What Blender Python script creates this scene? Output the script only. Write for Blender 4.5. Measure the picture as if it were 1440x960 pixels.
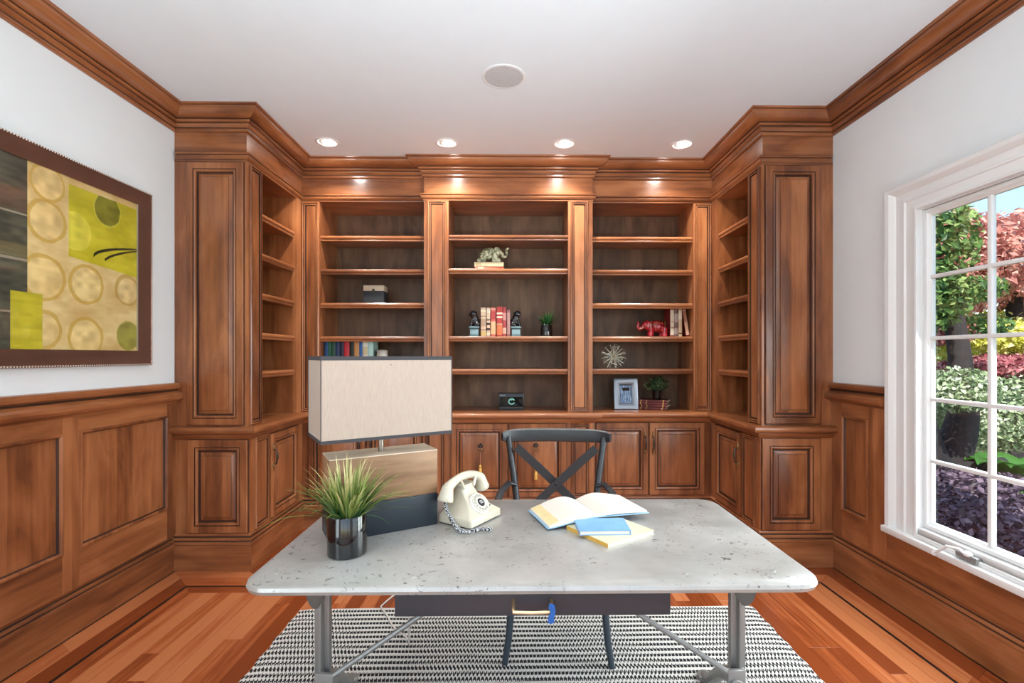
import bpy, bmesh, math, random
import numpy as np
from mathutils import Vector as V, Matrix

for o in list(bpy.data.objects): bpy.data.objects.remove(o)
S = bpy.context.scene
COL = S.collection
R = math.radians
# ------------------------------------------------------------------ camera, sky, sun, area lights, exposure
CAMZ = 1.42
cd = bpy.data.cameras.new('camera'); cam = bpy.data.objects.new('camera', cd); COL.objects.link(cam)
cam.location = (0, 0, CAMZ); cam.rotation_euler = (R(90), 0, R(-0.8))
cd.sensor_width = 36; cd.lens = 690 / 1440 * 36; cd.shift_x = -11.5 / 1440; cd.shift_y = 20 / 1440; cd.clip_start = .05
S.camera = cam
w = bpy.data.worlds.new('sky'); S.world = w; w.use_nodes = True
nt = w.node_tree; bg = nt.nodes['Background']
sky = nt.nodes.new('ShaderNodeTexSky'); sky.sky_type = 'NISHITA'; sky.sun_disc = False
sky.sun_elevation = R(52); sky.sun_rotation = R(200); sky.air_density = 1.0; sky.dust_density = .8
nt.links.new(sky.outputs[0], bg.inputs[0]); bg.inputs[1].default_value = .32
def lamp(name, kind, loc, rot, energy, **k):
    l = bpy.data.lights.new(name, kind); l.energy = energy
    for a, b in k.items(): setattr(l, a, b)
    o = bpy.data.objects.new(name, l); COL.objects.link(o); o.location = loc; o.rotation_euler = rot
    return o
lamp('sun', 'SUN', (-8, 2, 12), (R(38), R(-22), 0), 8.0, angle=R(.6), color=(1, .95, .86))
lamp('front_fill', 'AREA', (0, -1.40, 1.9), (R(90), 0, 0), 10, shape='RECTANGLE', size=3.2, size_y=1.8, color=(.86, .95, 1))  # added fill behind the camera, placed at the unseen front window
lamp('ceiling_bounce_fill', 'AREA', (0, -1.25, .62), (R(142), 0, 0), 60, shape='RECTANGLE', size=2.2, size_y=.5, color=(.72, .90, 1), spread=R(88))  # added fill aimed upward, bounces off the ceiling to brighten the room
lamp('right_fill', 'AREA', (2.09, .05, 1.40), (R(95), 0, R(90)), 10, shape='RECTANGLE', size=1.5, size_y=1.7, color=(.84, .94, 1))  # added fill from the right, just inside an unseen window
lamp('left_fill', 'AREA', (-2.20, -.35, 1.5), (R(90), 0, R(-74)), 52, shape='RECTANGLE', size=1.5, size_y=2.0, color=(.76, .91, 1))  # added fill for the right wall; the left wall has no opening
lamp('window_daylight', 'AREA', (2.232, 1.83, 1.35), (R(66), 0, R(90)), 72, shape='RECTANGLE', size=1.46, size_y=1.66, spread=R(150), color=(.90, .97, 1))
S.view_settings.view_transform = 'Standard'; S.view_settings.look = 'None'; S.view_settings.gamma = 1
S.view_settings.use_curve_mapping = False; S.view_settings.exposure = 0.0

# ------------------------------------------------------------------ materials
def rgb(r, g, b):
    f = lambda c: (c / 255 / 12.92) if c / 255 <= .04045 else ((c / 255 + .055) / 1.055) ** 2.4
    return (f(r), f(g), f(b), 1)
class N:
    def __init__(s, name):
        s.m = bpy.data.materials.new(name); s.m.use_nodes = True; s.t = s.m.node_tree
        s.b = s.t.nodes['Principled BSDF']; s.o = s.t.nodes['Material Output']
    def n(s, typ, ins=None, **k):
        x = s.t.nodes.new('ShaderNode' + typ)
        for a, b in k.items(): setattr(x, a, b)
        for a, b in (ins or {}).items(): s.set(x.inputs[a], b)
        return x
    def set(s, sock, v):
        if isinstance(v, bpy.types.NodeSocket): s.t.links.new(v, sock)
        elif isinstance(v, bpy.types.Node): s.t.links.new(v.outputs[0], sock)
        else: sock.default_value = v
    def p(s, **k):
        nm = dict(base='Base Color', rough='Roughness', metal='Metallic', coat='Coat Weight', coatr='Coat Roughness', normal='Normal', spec='Specular IOR Level', sheen='Sheen Weight', emit='Emission Color', es='Emission Strength')
        for a, v in k.items(): s.set(s.b.inputs[nm[a]], v)
        return s.m
    def ramp(s, fac, stops, interp='LINEAR'):
        r = s.n('ValToRGB'); r.color_ramp.interpolation = interp
        e = r.color_ramp.elements
        while len(e) < len(stops): e.new(.5)
        for q, (p, c) in zip(e, stops): q.position = p; q.color = c
        s.set(r.inputs[0], fac); return r.outputs[0]
    def math(s, op, a, b=0, c=0):
        x = s.n('Math', operation=op); s.set(x.inputs[0], a); s.set(x.inputs[1], b); s.set(x.inputs[2], c); return x.outputs[0]
    def mix(s, f, a, b, mode='MIX'):
        x = s.n('Mix', data_type='RGBA', blend_type=mode); s.set(x.inputs[0], f); s.set(x.inputs[6], a); s.set(x.inputs[7], b); return x.outputs[2]
def plain(name, c, rough=.5, metal=0, coat=0, bump=0, bscale=200, var=.06, vscale=6):
    k = N(name); tc = k.n('TexCoord')
    no = k.n('TexNoise', {'Vector': tc.outputs['Object'], 'Scale': vscale, 'Detail': 4})
    c2 = tuple(x * (1 - var * 2) for x in c[:3]) + (1,)
    base = k.ramp(no.outputs[0], [(.3, c2), (.7, c)])
    m = k.p(base=base, rough=rough, metal=metal, coat=coat)
    if bump:
        n2 = k.n('TexNoise', {'Vector': tc.outputs['Object'], 'Scale': bscale, 'Detail': 3})
        k.p(normal=k.n('Bump', {'Strength': bump, 'Distance': .01, 'Height': n2.outputs[0]}))
    return m
def wood(name, axis, dark, mid, light, rough=.32, coat=.32, scale=1.0, varobj=.13, blotch=.62, stave=0):
    k = N(name); tc = k.n('TexCoord'); oi = k.n('ObjectInfo')
    sc = [20 * scale] * 3; sc[axis] = 1.0 * scale
    mp = k.n('Mapping', {'Vector': tc.outputs['Object'], 'Scale': sc})
    rnd = k.math('MULTIPLY', oi.outputs['Random'], 60)
    n1 = k.n('TexNoise', {'Vector': mp.outputs[0], 'W': rnd, 'Scale': 1.6, 'Detail': 7, 'Roughness': .62, 'Distortion': .6}, noise_dimensions='4D')
    mp2 = k.n('Mapping', {'Vector': tc.outputs['Object'], 'Scale': [4.5 * scale if i != axis else 1.3 * scale for i in range(3)]})
    n2 = k.n('TexNoise', {'Vector': mp2.outputs[0], 'W': rnd, 'Scale': 1.2, 'Detail': 5, 'Distortion': 1.2}, noise_dimensions='4D')
    f = k.math('ADD', k.math('MULTIPLY', n1.outputs[0], (1 - blotch)), k.math('MULTIPLY', n2.outputs[0], blotch))
    f = k.math('ADD', f, k.math('MULTIPLY', k.math('SUBTRACT', oi.outputs['Random'], .5), varobj))
    if stave:                                             # glued-up staves of slightly different tone
        sp_ = k.n('SeparateXYZ', {0: tc.outputs['Object']})
        q = k.math('FLOOR', k.math('ADD', k.math('DIVIDE', k.math('ADD', sp_.outputs[0], sp_.outputs[1]), stave), rnd))
        wn = k.n('TexWhiteNoise', {'W': q}, noise_dimensions='1D'); f = k.math('ADD', f, k.math('MULTIPLY', k.math('SUBTRACT', wn.outputs[0], .5), .15))
    col = k.ramp(f, [(.35, dark), (.5, mid), (.66, light)])
    bm_ = k.n('Bump', {'Strength': .06, 'Distance': .004, 'Height': n1.outputs[0]})
    return k.p(base=col, rough=rough, coat=coat, coatr=.14, normal=bm_)
def L(r, g, b): return (r, g, b, 1)
WD, WM, WL = L(.135, .040, .0138), L(.290, .096, .032), L(.44, .166, .062)
WZ = wood('cherry_wood_upright', 2, WD, WM, WL, stave=.118)
WX = wood('cherry_wood_crosswise', 0, WD, WM, WL)
WY = wood('cherry_wood_lengthwise', 1, WD, WM, WL)
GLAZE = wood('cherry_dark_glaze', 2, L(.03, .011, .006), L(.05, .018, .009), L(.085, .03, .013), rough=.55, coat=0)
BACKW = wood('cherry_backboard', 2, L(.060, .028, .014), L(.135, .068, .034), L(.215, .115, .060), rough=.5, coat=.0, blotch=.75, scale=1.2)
FLOORW = wood('cherry_floor_plank', 1, L(.22, .045, .011), L(.39, .098, .028), L(.52, .175, .064), rough=.27, coat=.5, varobj=.55, blotch=.35)
FLOORX = wood('cherry_floor_border_crosswise', 0, L(.24, .048, .012), L(.38, .092, .026), L(.49, .150, .052), rough=.25, coat=.35, varobj=.4, blotch=.35)
INLAY = plain('dark_inlay_wood', L(.02, .01, .007), .35)
PLASTER = plain('grey_white_plaster', L(.82, .86, .872), .65, bump=.02, bscale=60, var=.01)
CEILM = plain('white_ceiling_paint', L(.785, .83, .855), .8, var=.01)
WHITE = plain('white_satin_paint', L(.80, .80, .79), .32, var=.01)
ZINC = None
BLACKM = plain('black_metal', L(.022, .022, .024), .42, .3)
def glassmat(name, tint=(1, 1, 1, 1), ior=1.45, rough=0.0):
    k = N(name); t = k.n('BsdfTransparent', {'Color': tint}); g = k.n('BsdfGlossy', {'Roughness': rough})
    lw = k.n('LayerWeight', {'Blend': .5}); f0 = ((ior - 1) / (ior + 1)) ** 2
    fr = k.math('ADD', f0, k.math('MULTIPLY', k.math('POWER', lw.outputs[1], 5.0), 1 - f0))
    mx = k.n('MixShader', {0: fr, 1: t.outputs[0], 2: g.outputs[0]})
    k.t.links.new(mx.outputs[0], k.o.inputs[0]); return k.m
GLASS = glassmat('window_glass', (.97, .99, .98, 1))
PICGLASS = glassmat('picture_glass', ior=1.35)
def vcol(name, rough=.6, coat=0):
    k = N(name); a = k.n('VertexColor', layer_name='print'); return k.p(base=a.outputs[0], rough=rough, coat=coat)
PRINT = vcol('printed_picture')

# ------------------------------------------------------------------ mesh helpers
class MB:
    def __init__(s): s.v = []; s.f = []; s.m = []
    def add(s, vs, fs, m=0):
        o = len(s.v); s.v += [tuple(x) for x in vs]
        for f in fs: s.f.append(tuple(i + o for i in f)); s.m.append(m)
        return s
    def box(s, x0, x1, y0, y1, z0, z1, m=0, M=None):
        if x0 > x1: x0, x1 = x1, x0
        if y0 > y1: y0, y1 = y1, y0
        vs = [V((x, y, z)) for x in (x0, x1) for y in (y0, y1) for z in (z0, z1)]
        if M: vs = [M @ p for p in vs]
        return s.add(vs, [(0, 1, 3, 2), (4, 6, 7, 5), (0, 4, 5, 1), (2, 3, 7, 6), (0, 2, 6, 4), (1, 5, 7, 3)], m)
    def tube(s, pts, r, n=8, m=0, cap=True, flat=None):
        pts = [V(p) for p in pts]; k = len(pts); rr = r if isinstance(r, (list, tuple)) else [r] * k
        vs = []; up = None
        for i, p in enumerate(pts):
            t = (pts[min(i + 1, k - 1)] - pts[max(i - 1, 0)]).normalized()
            if up is None:
                up = V((0, 0, 1)) if abs(t.z) < .9 else V((0, 1, 0))
            a = t.cross(up)
            if a.length < 1e-5: a = t.cross(V((1, 0, 0)))
            a.normalize(); b = a.cross(t).normalized(); up = b
            for j in range(n):
                q = 2 * math.pi * j / n
                ra, rb = (rr[i], rr[i]) if flat is None else flat
                vs.append(p + a * math.cos(q) * ra + b * math.sin(q) * rb)
        fs = [(i * n + j, i * n + (j + 1) % n, (i + 1) * n + (j + 1) % n, (i + 1) * n + j) for i in range(k - 1) for j in range(n)]
        if cap: fs += [tuple(range(n))[::-1], tuple((k - 1) * n + j for j in range(n))]
        return s.add(vs, fs, m)
    def bar(s, pts, hw, hh, m=0, up=(0, 0, 1)):           # rectangular section along points: half width (sideways), half height
        pts = [V(p) for p in pts]; k = len(pts); vs = []; U = V(up)
        for i, p in enumerate(pts):
            t = (pts[min(i + 1, k - 1)] - pts[max(i - 1, 0)]).normalized()
            a = t.cross(U).normalized(); b = a.cross(t).normalized()
            vs += [p + a * hw + b * hh, p - a * hw + b * hh, p - a * hw - b * hh, p + a * hw - b * hh]
        fs = [(i * 4 + j, i * 4 + (j + 1) % 4, i * 4 + 4 + (j + 1) % 4, i * 4 + 4 + j) for i in range(k - 1) for j in range(4)]
        fs += [(3, 2, 1, 0), tuple((k - 1) * 4 + j for j in range(4))]
        return s.add(vs, fs, m)
    def lathe(s, prof, n=24, c=(0, 0, 0), m=0, M=None):
        vs = []; c = V(c)
        for (r, z) in prof:
            for j in range(n):
                q = 2 * math.pi * j / n; p = V((r * math.cos(q), r * math.sin(q), z))
                vs.append((M @ p if M else p) + c)
        k = len(prof)
        fs = [(i * n + j, i * n + (j + 1) % n, (i + 1) * n + (j + 1) % n, (i + 1) * n + j) for i in range(k - 1) for j in range(n)]
        if prof[0][0] > 1e-4: fs.append(tuple(range(n))[::-1])
        if prof[-1][0] > 1e-4: fs.append(tuple((k - 1) * n + j for j in range(n)))
        return s.add(vs, fs, m)
    def ell(s, c, r, nu=14, nv=8, m=0, M=None):
        c = V(c); r = r if isinstance(r, (tuple, list)) else (r, r, r); vs = []
        for i in range(nv + 1):
            a = math.pi * i / nv
            for j in range(nu):
                q = 2 * math.pi * j / nu
                p = V((r[0] * math.sin(a) * math.cos(q), r[1] * math.sin(a) * math.sin(q), r[2] * math.cos(a)))
                vs.append((M @ p if M else p) + c)
        fs = [(i * nu + j, (i + 1) * nu + j, (i + 1) * nu + (j + 1) % nu, i * nu + (j + 1) % nu) for i in range(nv) for j in range(nu)]
        return s.add(vs, fs, m)
    def prism(s, poly, z0, z1, m=0, M=None):
        n = len(poly); vs = [V((x, y, z)) for z in (z0, z1) for x, y in poly]
        if M: vs = [M @ p for p in vs]
        return s.add(vs, [tuple(range(n))[::-1], tuple(range(n, 2 * n))] + [(j, (j + 1) % n, n + (j + 1) % n, n + j) for j in range(n)], m)
    def rings(s, O, A, N_, w, h, rings, thick=.0, m0=0, back=True, B=(0, 0, 1)):   # nested rectangles: (inset, height, material)
        O, A, N_, B = V(O), V(A), V(N_), V(B); vs = []
        rs = ([(0, -thick, m0)] if thick else []) + list(rings)
        for (i, d, m) in rs:
            iw = min(i, w / 2 - .001); ih = min(i, h / 2 - .001)
            vs += [O + A * iw + B * ih + N_ * d, O + A * (w - iw) + B * ih + N_ * d, O + A * (w - iw) + B * (h - ih) + N_ * d, O + A * iw + B * (h - ih) + N_ * d]
        o = len(s.v); s.v += [tuple(x) for x in vs]
        flip = A.cross(B).dot(N_) < 0
        for k in range(len(rs) - 1):
            for j in range(4):
                f = (o + k * 4 + j, o + k * 4 + (j + 1) % 4, o + k * 4 + 4 + (j + 1) % 4, o + k * 4 + 4 + j)
                s.f.append(f[::-1] if flip else f); s.m.append(rs[k + 1][2])
        return o + (len(rs) - 1) * 4, flip
    def fill(s, st, m=0):
        o, flip = st; f = (o, o + 1, o + 2, o + 3); s.f.append(f[::-1] if flip else f); s.m.append(m)
W = {}
def mark(o, label=None, cat=None, group=None, kind=None):
    for k, v in (('label', label), ('category', cat), ('group', group), ('kind', kind)):
        if v: o[k] = v
    return o
def thing(name, loc=(0, 0, 0), rot=0, label=None, cat=None, group=None, kind=None):
    o = bpy.data.objects.new(name, None); COL.objects.link(o); o.location = loc; o.rotation_euler = (0, 0, rot)
    o.empty_display_size = .05
    W[o] = Matrix.Translation(V(loc)) @ Matrix.Rotation(rot, 4, 'Z')
    return mark(o, label, cat, group, kind)
def meshdata(name, mb, mats, bev=0, smooth=.6, seg=2):
    me = bpy.data.meshes.new(name); me.from_pydata(mb.v, [], mb.f)
    for m in mats: me.materials.append(m)
    if len(mats) > 1: me.polygons.foreach_set('material_index', mb.m)
    b = bmesh.new(); b.from_mesh(me); bmesh.ops.remove_doubles(b, verts=b.verts, dist=1e-5)
    bmesh.ops.recalc_face_normals(b, faces=b.faces)
    if bev:
        es = [e for e in b.edges if len(e.link_faces) == 2 and e.calc_face_angle(0) > .7]
        bmesh.ops.bevel(b, geom=es, offset=bev, segments=seg, affect='EDGES', profile=.5, clamp_overlap=True)
    b.to_mesh(me); b.free()
    if smooth:
        me.polygons.foreach_set('use_smooth', [True] * len(me.polygons)); me.set_sharp_from_angle(angle=smooth)
    return me
def obj(name, mb, mats, parent=None, local=False, bev=0, smooth=.6, label=None, cat=None, group=None, kind=None, seg=2):
    if not isinstance(mats, (list, tuple)): mats = [mats]
    me = meshdata(name, mb, mats, bev, smooth, seg)
    o = bpy.data.objects.new(name, me); COL.objects.link(o)
    if parent is not None:
        o.parent = parent; W[o] = W[parent]
        if not local: me.transform(W[parent].inverted())
    else:
        if not local:
            co = np.array([v.co for v in me.vertices]); lo, hi = co.min(0), co.max(0)
            c = V(((lo[0] + hi[0]) / 2, (lo[1] + hi[1]) / 2, lo[2])); me.transform(Matrix.Translation(-c)); o.location = c
            W[o] = Matrix.Translation(c)
        else: W[o] = Matrix.Identity(4)
    return mark(o, label, cat, group, kind)
def copy_tree(o, parent=None, loc=None, rot=None):
    c = o.copy(); COL.objects.link(c); c.parent = parent; W[c] = W[o]
    for ch in list(o.children): copy_tree(ch, c)
    if loc is not None: c.location = loc
    if rot is not None: c.rotation_euler = (0, 0, rot)
    return c
def box(name, b, mat, parent=None, bev=0, **k):
    return obj(name, MB().box(*b), mat, parent, bev=bev, **k)
def sweep(profile, path, i0=None, i1=None):     # profile (out, z), out = to the right of the path; one MB per segment
    P = [V((x, y)) for x, y in path]; n = len(P); offs = []
    d = [(P[i + 1] - P[i]).normalized() for i in range(n - 1)]
    nr = [V((t.y, -t.x)) for t in d]
    for i in range(n):
        if i == 0: offs.append(nr[0])
        elif i == n - 1: offs.append(nr[-1])
        else:
            b = (nr[i - 1] + nr[i]); b = b / (b.length_squared / 2) if b.length > 1e-6 else nr[i]; offs.append(b)
    out = []; k = len(profile); pr = [p[:2] for p in profile]
    for i in range(n - 1):
        mb = MB(); vs = []
        for j in (i, i + 1):
            for (o, z) in pr: q = P[j] + offs[j] * o; vs.append((q.x, q.y, z))
        mb.add(vs, [(a, a + 1, k + a + 1, k + a) for a in range(k - 1)] + [tuple(range(k))[::-1], tuple(range(k, 2 * k))])
        for a in range(k - 1):
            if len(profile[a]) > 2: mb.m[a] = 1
        out.append(mb)
    return out
def leafmesh(mb_fn): pass
# ------------------------------------------------------------------ room constants
XL, XR, CZ, YB, YF0 = -2.257, 2.169, 3.05, 4.62, -1.5
UL, UR, YU = -1.775, 1.683, 3.30          # upper cabinets: inner faces of the returns, front face of the towers
LL, LR, YLo = -1.751, 1.663, 3.285        # lower cabinets
YBK, YCU = 4.148, 4.10                    # back bookcase face, centre breakfront face
YBL, YCL = 4.10, 4.05                     # the same for the base cabinets
CXL, CXR = -.745, .664                    # centre unit
CT = .95                                  # worktop top
ST = 'structure'
def fillet(pts, c, r0, r1, a0, a1, n=5):
    for i in range(n + 1):
        a = R(a0 + (a1 - a0) * i / n); pts.append((c[0] + r0 * math.cos(a), c[1] + r1 * math.sin(a)))
    return pts
# ------------------------------------------------------------------ shell
T = .15
ceiling = box('ceiling', (XL - T, XR + .055, YF0 - T, YB + T, CZ, CZ + .2), CEILM, kind=ST)
box('wall_back', (XL - T, XR + T, YB, YB + T, -.1, CZ), PLASTER, kind=ST)
box('wall_left', (XL - T, XL, YF0 - T, YB, -.1, CZ), PLASTER, kind=ST)
def wall_with_hole(name, fix, a0, a1, holes, axis):
    mb = MB(); cuts = sorted(holes)
    def bx(p0, p1, z0, z1):
        if axis == 'y': mb.box(fix[0], fix[1], p0, p1, z0, z1)
        else: mb.box(p0, p1, fix[0], fix[1], z0, z1)
    cur = a0
    for (h0, h1, z0, z1) in cuts:
        bx(cur, h0, -.1, CZ); bx(h0, h1, -.1, z0); bx(h0, h1, z1, CZ); cur = h1
    bx(cur, a1, -.1, CZ)
    return obj(name, mb, PLASTER, kind=ST)
WY0, WY1, WZ0, WZ1 = 1.085, 2.572, .505, 2.195   # right window opening
RW = (-.70, .80)                                   # second right window, beyond the frame
wall_with_hole('wall_right', (XR, XR + .055), YF0 - T, YB, [(RW[0], RW[1], WZ0, WZ1), (WY0, WY1, WZ0, WZ1)], 'y')
wall_with_hole('wall_front', (YF0 - T, YF0), XL, XR, [(-1.6, 1.6, .5, 2.85)], 'x')
# ------------------------------------------------------------------ floor: slab, border boards, dark inlay, field planks
floor = box('floor', (XL - T, XR + T, YF0 - T, YB + T, -.12, -.012), INLAY, kind=ST)
rng = random.Random(4)
FP = [(XL + .03, .35), (XL + .03, 3.262), (LL + .012, 3.262), (LL + .012, 4.075), (LR - .012, 4.075), (LR - .012, 3.262), (XR - .03, 3.262), (XR - .03, .35)]
def offset_path(path, off):
    P = [V(p) for p in path]; d = [(P[i + 1] - P[i]).normalized() for i in range(len(P) - 1)]; nr = [V((t.y, -t.x)) for t in d]; o = []
    for i in range(len(P)):
        if i == 0: b = nr[0]
        elif i == len(P) - 1: b = nr[-1]
        else:
            b = nr[i - 1] + nr[i]; b = b / (b.length_squared / 2)
        o.append(P[i] + b * off)
    return o
def strip(o0, o1, name, mats, top, gap=.0008, split=1.3):
    A, B = offset_path(FP, o0 + gap), offset_path(FP, o1 - gap)
    for i in range(len(A) - 1):
        L_ = (A[i + 1] - A[i]).length; t0 = 0.0
        horiz = abs((A[i + 1] - A[i]).x) > abs((A[i + 1] - A[i]).y)
        cuts = [0]
        while split and (1 - cuts[-1]) * L_ > split * 1.35: cuts.append(cuts[-1] + rng.uniform(.75, 1.1) * split / L_)
        cuts.append(1)
        for a, b in zip(cuts, cuts[1:]):
            e = .0006 / L_
            q = [A[i].lerp(A[i + 1], a + e), A[i].lerp(A[i + 1], b - e), B[i].lerp(B[i + 1], b - e), B[i].lerp(B[i + 1], a + e)]
            mb = MB().prism([(p.x, p.y) for p in q][::-1], -.012, top + rng.uniform(-.0003, .0003))
            o = obj(name, mb, mats[0] if horiz else mats[1], floor, smooth=0)
            if name != 'inlay_strip':
                ctr = (q[0] + q[2]) / 2; o.data.transform(Matrix.Translation((-(ctr.x - floor.location.x), -(ctr.y - floor.location.y), 0))); o.location = (ctr.x - floor.location.x, ctr.y - floor.location.y, 0)
strip(.0, .105, 'plank', (FLOORX, FLOORW), 0)
strip(.105, .205, 'plank', (FLOORX, FLOORW), 0)
strip(.205, .222, 'inlay_strip', (INLAY, INLAY), 0, gap=0, split=0)
strip(.222, .295, 'plank', (FLOORX, FLOORW), 0)
F0, F1 = FP[0][0] + .295, FP[-1][0] - .295; A0, A1 = FP[2][0] + .295, FP[5][0] - .295
yt, ya = 3.262 - .295, 4.075 - .295
bounds = list(np.linspace(F0, A0, 7)) + list(np.linspace(A0, A1, 35))[1:] + list(np.linspace(A1, F1, 7))[1:]
cache = {}
for x0, x1 in zip(bounds, bounds[1:]):
    ymax = ya if A0 - .01 < (x0 + x1) / 2 < A1 + .01 else yt
    y = ymax; first = True
    while y > .55:
        ln = rng.choice([.6, .8, .95, 1.1, 1.3, 1.5]) if first else rng.choice([.95, 1.25, 1.5, 1.8])
        first = False; y0 = max(y - ln, .40); ln = round(y - y0, 3); wd = round(x1 - x0, 4); key = (ln, wd)
        if key not in cache:
            mb = MB().box(-wd / 2 + .0005, wd / 2 - .0005, -ln / 2 + .0006, ln / 2 - .0006, -.012, 0)
            cache[key] = meshdata('plank', mb, [FLOORW], bev=.0006, smooth=0, seg=1)
        o = bpy.data.objects.new('plank', cache[key]); COL.objects.link(o); o.parent = floor
        o.location = ((x0 + x1) / 2 - floor.location.x, y - ln / 2 - floor.location.y, .12 + rng.uniform(-.0003, .0002) )
        y = y0
box('floor_board', (XL, XR, YF0, .36, -.012, -.001), FLOORW, floor)
# ------------------------------------------------------------------ baseboards and wainscot of the side walls
BBP = [(0, .232), (.007, .231), (.012, .224), (.010, .217, 'g'), (.006, .213, 'g'), (.008, .206), (.018, .200), (.018, .192, 'g'), (.012, .188, 'g'), (.014, .182), (.022, .178), (.023, .168, 'g'), (.021, .166), (.022, 0.0)]
def wall_sweep(name, prof, side, y0, y1, mat, parent=None, **k):
    x = XL if side == 'left' else XR
    path = [(x, y0), (x, y1)] if side == 'left' else [(x, y1), (x, y0)]
    return obj(name, sweep([(0, prof[0][1])] + prof + [(0, prof[-1][1])], path)[0], [mat, GLAZE], parent, smooth=.4, **k)
wall_sweep('baseboard_left', BBP, 'left', YF0, YLo, WY, kind=ST)
wall_sweep('baseboard_right', BBP, 'right', YF0, YLo, WY, kind=ST)
CAP = [(.012, 1.105), (.02, 1.11), (.026, 1.122)] + fillet([], (.030, 1.152), .034, .03, -75, 80) + [(.030, 1.186, 'g'), (.020, 1.190, 'g'), (.022, 1.197), (.026, 1.2), (.036, 1.206), (.040, 1.222), (.034, 1.236), (.026, 1.240), (0, 1.241)]
def wainscot(name, side, y0, y1, panels, zb=.232, cap=True, seam=None):
    root = thing(name, ((XL if side == 'left' else XR), (y0 + y1) / 2, 0), kind=ST); s = 1 if side == 'left' else -1; x = XL if side == 'left' else XR
    zt = 1.11 if cap else .40
    def slab(nm, ya_, yb_, za, zb_, t, mat): return box(nm, (x, x + s * t, ya_, yb_, za, zb_), mat, root)
    if cap: wall_sweep('chair_rail', CAP, side, y0, y1, WY, root)
    ys = [y0] + [p for q in panels for p in q[:2]] + [y1]
    for a, b in zip(ys[::2], ys[1::2]): slab('stile', a + .0004, b - .0004, zb, zt, .018, WZ)
    for (a, b, z0, z1) in panels:
        slab('rail', a, b, z1, zt, .0178, WY); slab('rail', a, b, zb, z0, .0178, WY)
        mb = MB(); O = (x, a, z0) if s > 0 else (x, b, z0); A = (0, 1, 0) if s > 0 else (0, -1, 0)
        mb.rings(O, A, (s, 0, 0), b - a, z1 - z0, [(0, .018, 0), (.002, .026, 0), (.008, .028, 0), (.014, .025, 0), (.018, .018, 0), (.020, .010, 1), (.022, .006, 1)])
        obj('panel_moulding', mb, [WZ, GLAZE], root)
        m2 = MB(); st = m2.rings(O, A, (s, 0, 0), b - a, z1 - z0, [(.0, .003, 0), (.020, .006, 0)]); m2.fill(st)
        obj('panel', m2, WZ, root)
    return root
zp0, zp1 = .425, 1.032
wainscot('trim_1', 'left', .2, 3.30, [(.40, .99, zp0, zp1), (1.085, 1.70, zp0, zp1), (1.795, 2.468, zp0, zp1), (2.563, 3.206, zp0, zp1)])
wr = wainscot('trim_2', 'right', 2.80, 3.30, [(2.945, 3.185, zp0 - .012, zp1)])
wu = thing('trim_3', (XR, 1.9, 0), kind=ST)
for a, b in ((1.40, 2.80), (0, 1.40)): box('panel', (XR, XR - .016, a + .001, b - .001, .232, .41), WY, wu)
# ------------------------------------------------------------------ crown moulding of the room and the cornice of the bookcases
G = 'g'
CR = [(0, 2.906), (.012, 2.908), (.017, 2.914), (.017, 2.924), (.012, 2.930, G), (.012, 2.936), (.020, 2.944), (.026, 2.954), (.026, 2.958, G), (.022, 2.961, G), (.022, 2.965), (.036, 2.967), (.041, 2.973), (.041, 2.979), (.036, 2.983, G), (.036, 2.987, G)] + [(.040 + .072 * math.sin(R(q)), 2.987 + .046 * (1 - math.cos(R(q)))) for q in (0, 20, 40, 60, 75, 90)] + [(.116, 3.035, G), (.116, 3.038), (.126, 3.040), (.128, 3.05), (0, 3.05)]
FRP = [(XL, .0), (XL, YU), (UL - .004, YU), (UL - .004, YBK), (CXL, YBK), (CXL, YCU), (CXR, YCU), (CXR, YBK), (UR + .004, YBK), (UR + .004, YU), (XR, YU), (XR, .0)]
MO = [(0, 2.712), (.004, 2.714), (.006, 2.724, G), (.008, 2.727), (.018, 2.737), (.024, 2.750), (.024, 2.758), (.018, 2.764, G), (.018, 2.768), (.026, 2.770), (.029, 2.777), (.026, 2.784), (.002, 2.787, G), (0, 2.790)]
MO = [(p[0], 2.712 + (p[1] - 2.712) * .77) + tuple(p[2:]) for p in MO]
crowns = sweep(CR, FRP)
WMAT = lambda i: WX if abs(FRP[i + 1][0] - FRP[i][0]) > abs(FRP[i + 1][1] - FRP[i][1]) else WY
obj('trim_4', crowns[0], [WY, GLAZE], kind=ST, smooth=.35); obj('trim_5', crowns[-1], [WY, GLAZE], kind=ST, smooth=.35)
cornice = thing('trim_6', (0, YBK, CZ), kind=ST)
FRX = wood('cherry_frieze_crosswise', 0, WD, WM, WL, rough=.24, coat=.5); FRY = wood('cherry_frieze_lengthwise', 1, WD, WM, WL, rough=.24, coat=.5)
fr = sweep([(0, 2.7345), (.0, 2.93), (-.018, 2.93), (-.018, 2.7345)], FRP); mo = sweep(MO, FRP)
for i in range(1, len(FRP) - 2):
    obj('crown_moulding', crowns[i], [WMAT(i), GLAZE], cornice, smooth=.35); obj('frieze_board', fr[i], FRX if WMAT(i) is WX else FRY, cornice); obj('bead_moulding', mo[i], [WMAT(i), GLAZE], cornice, smooth=.35)
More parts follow.
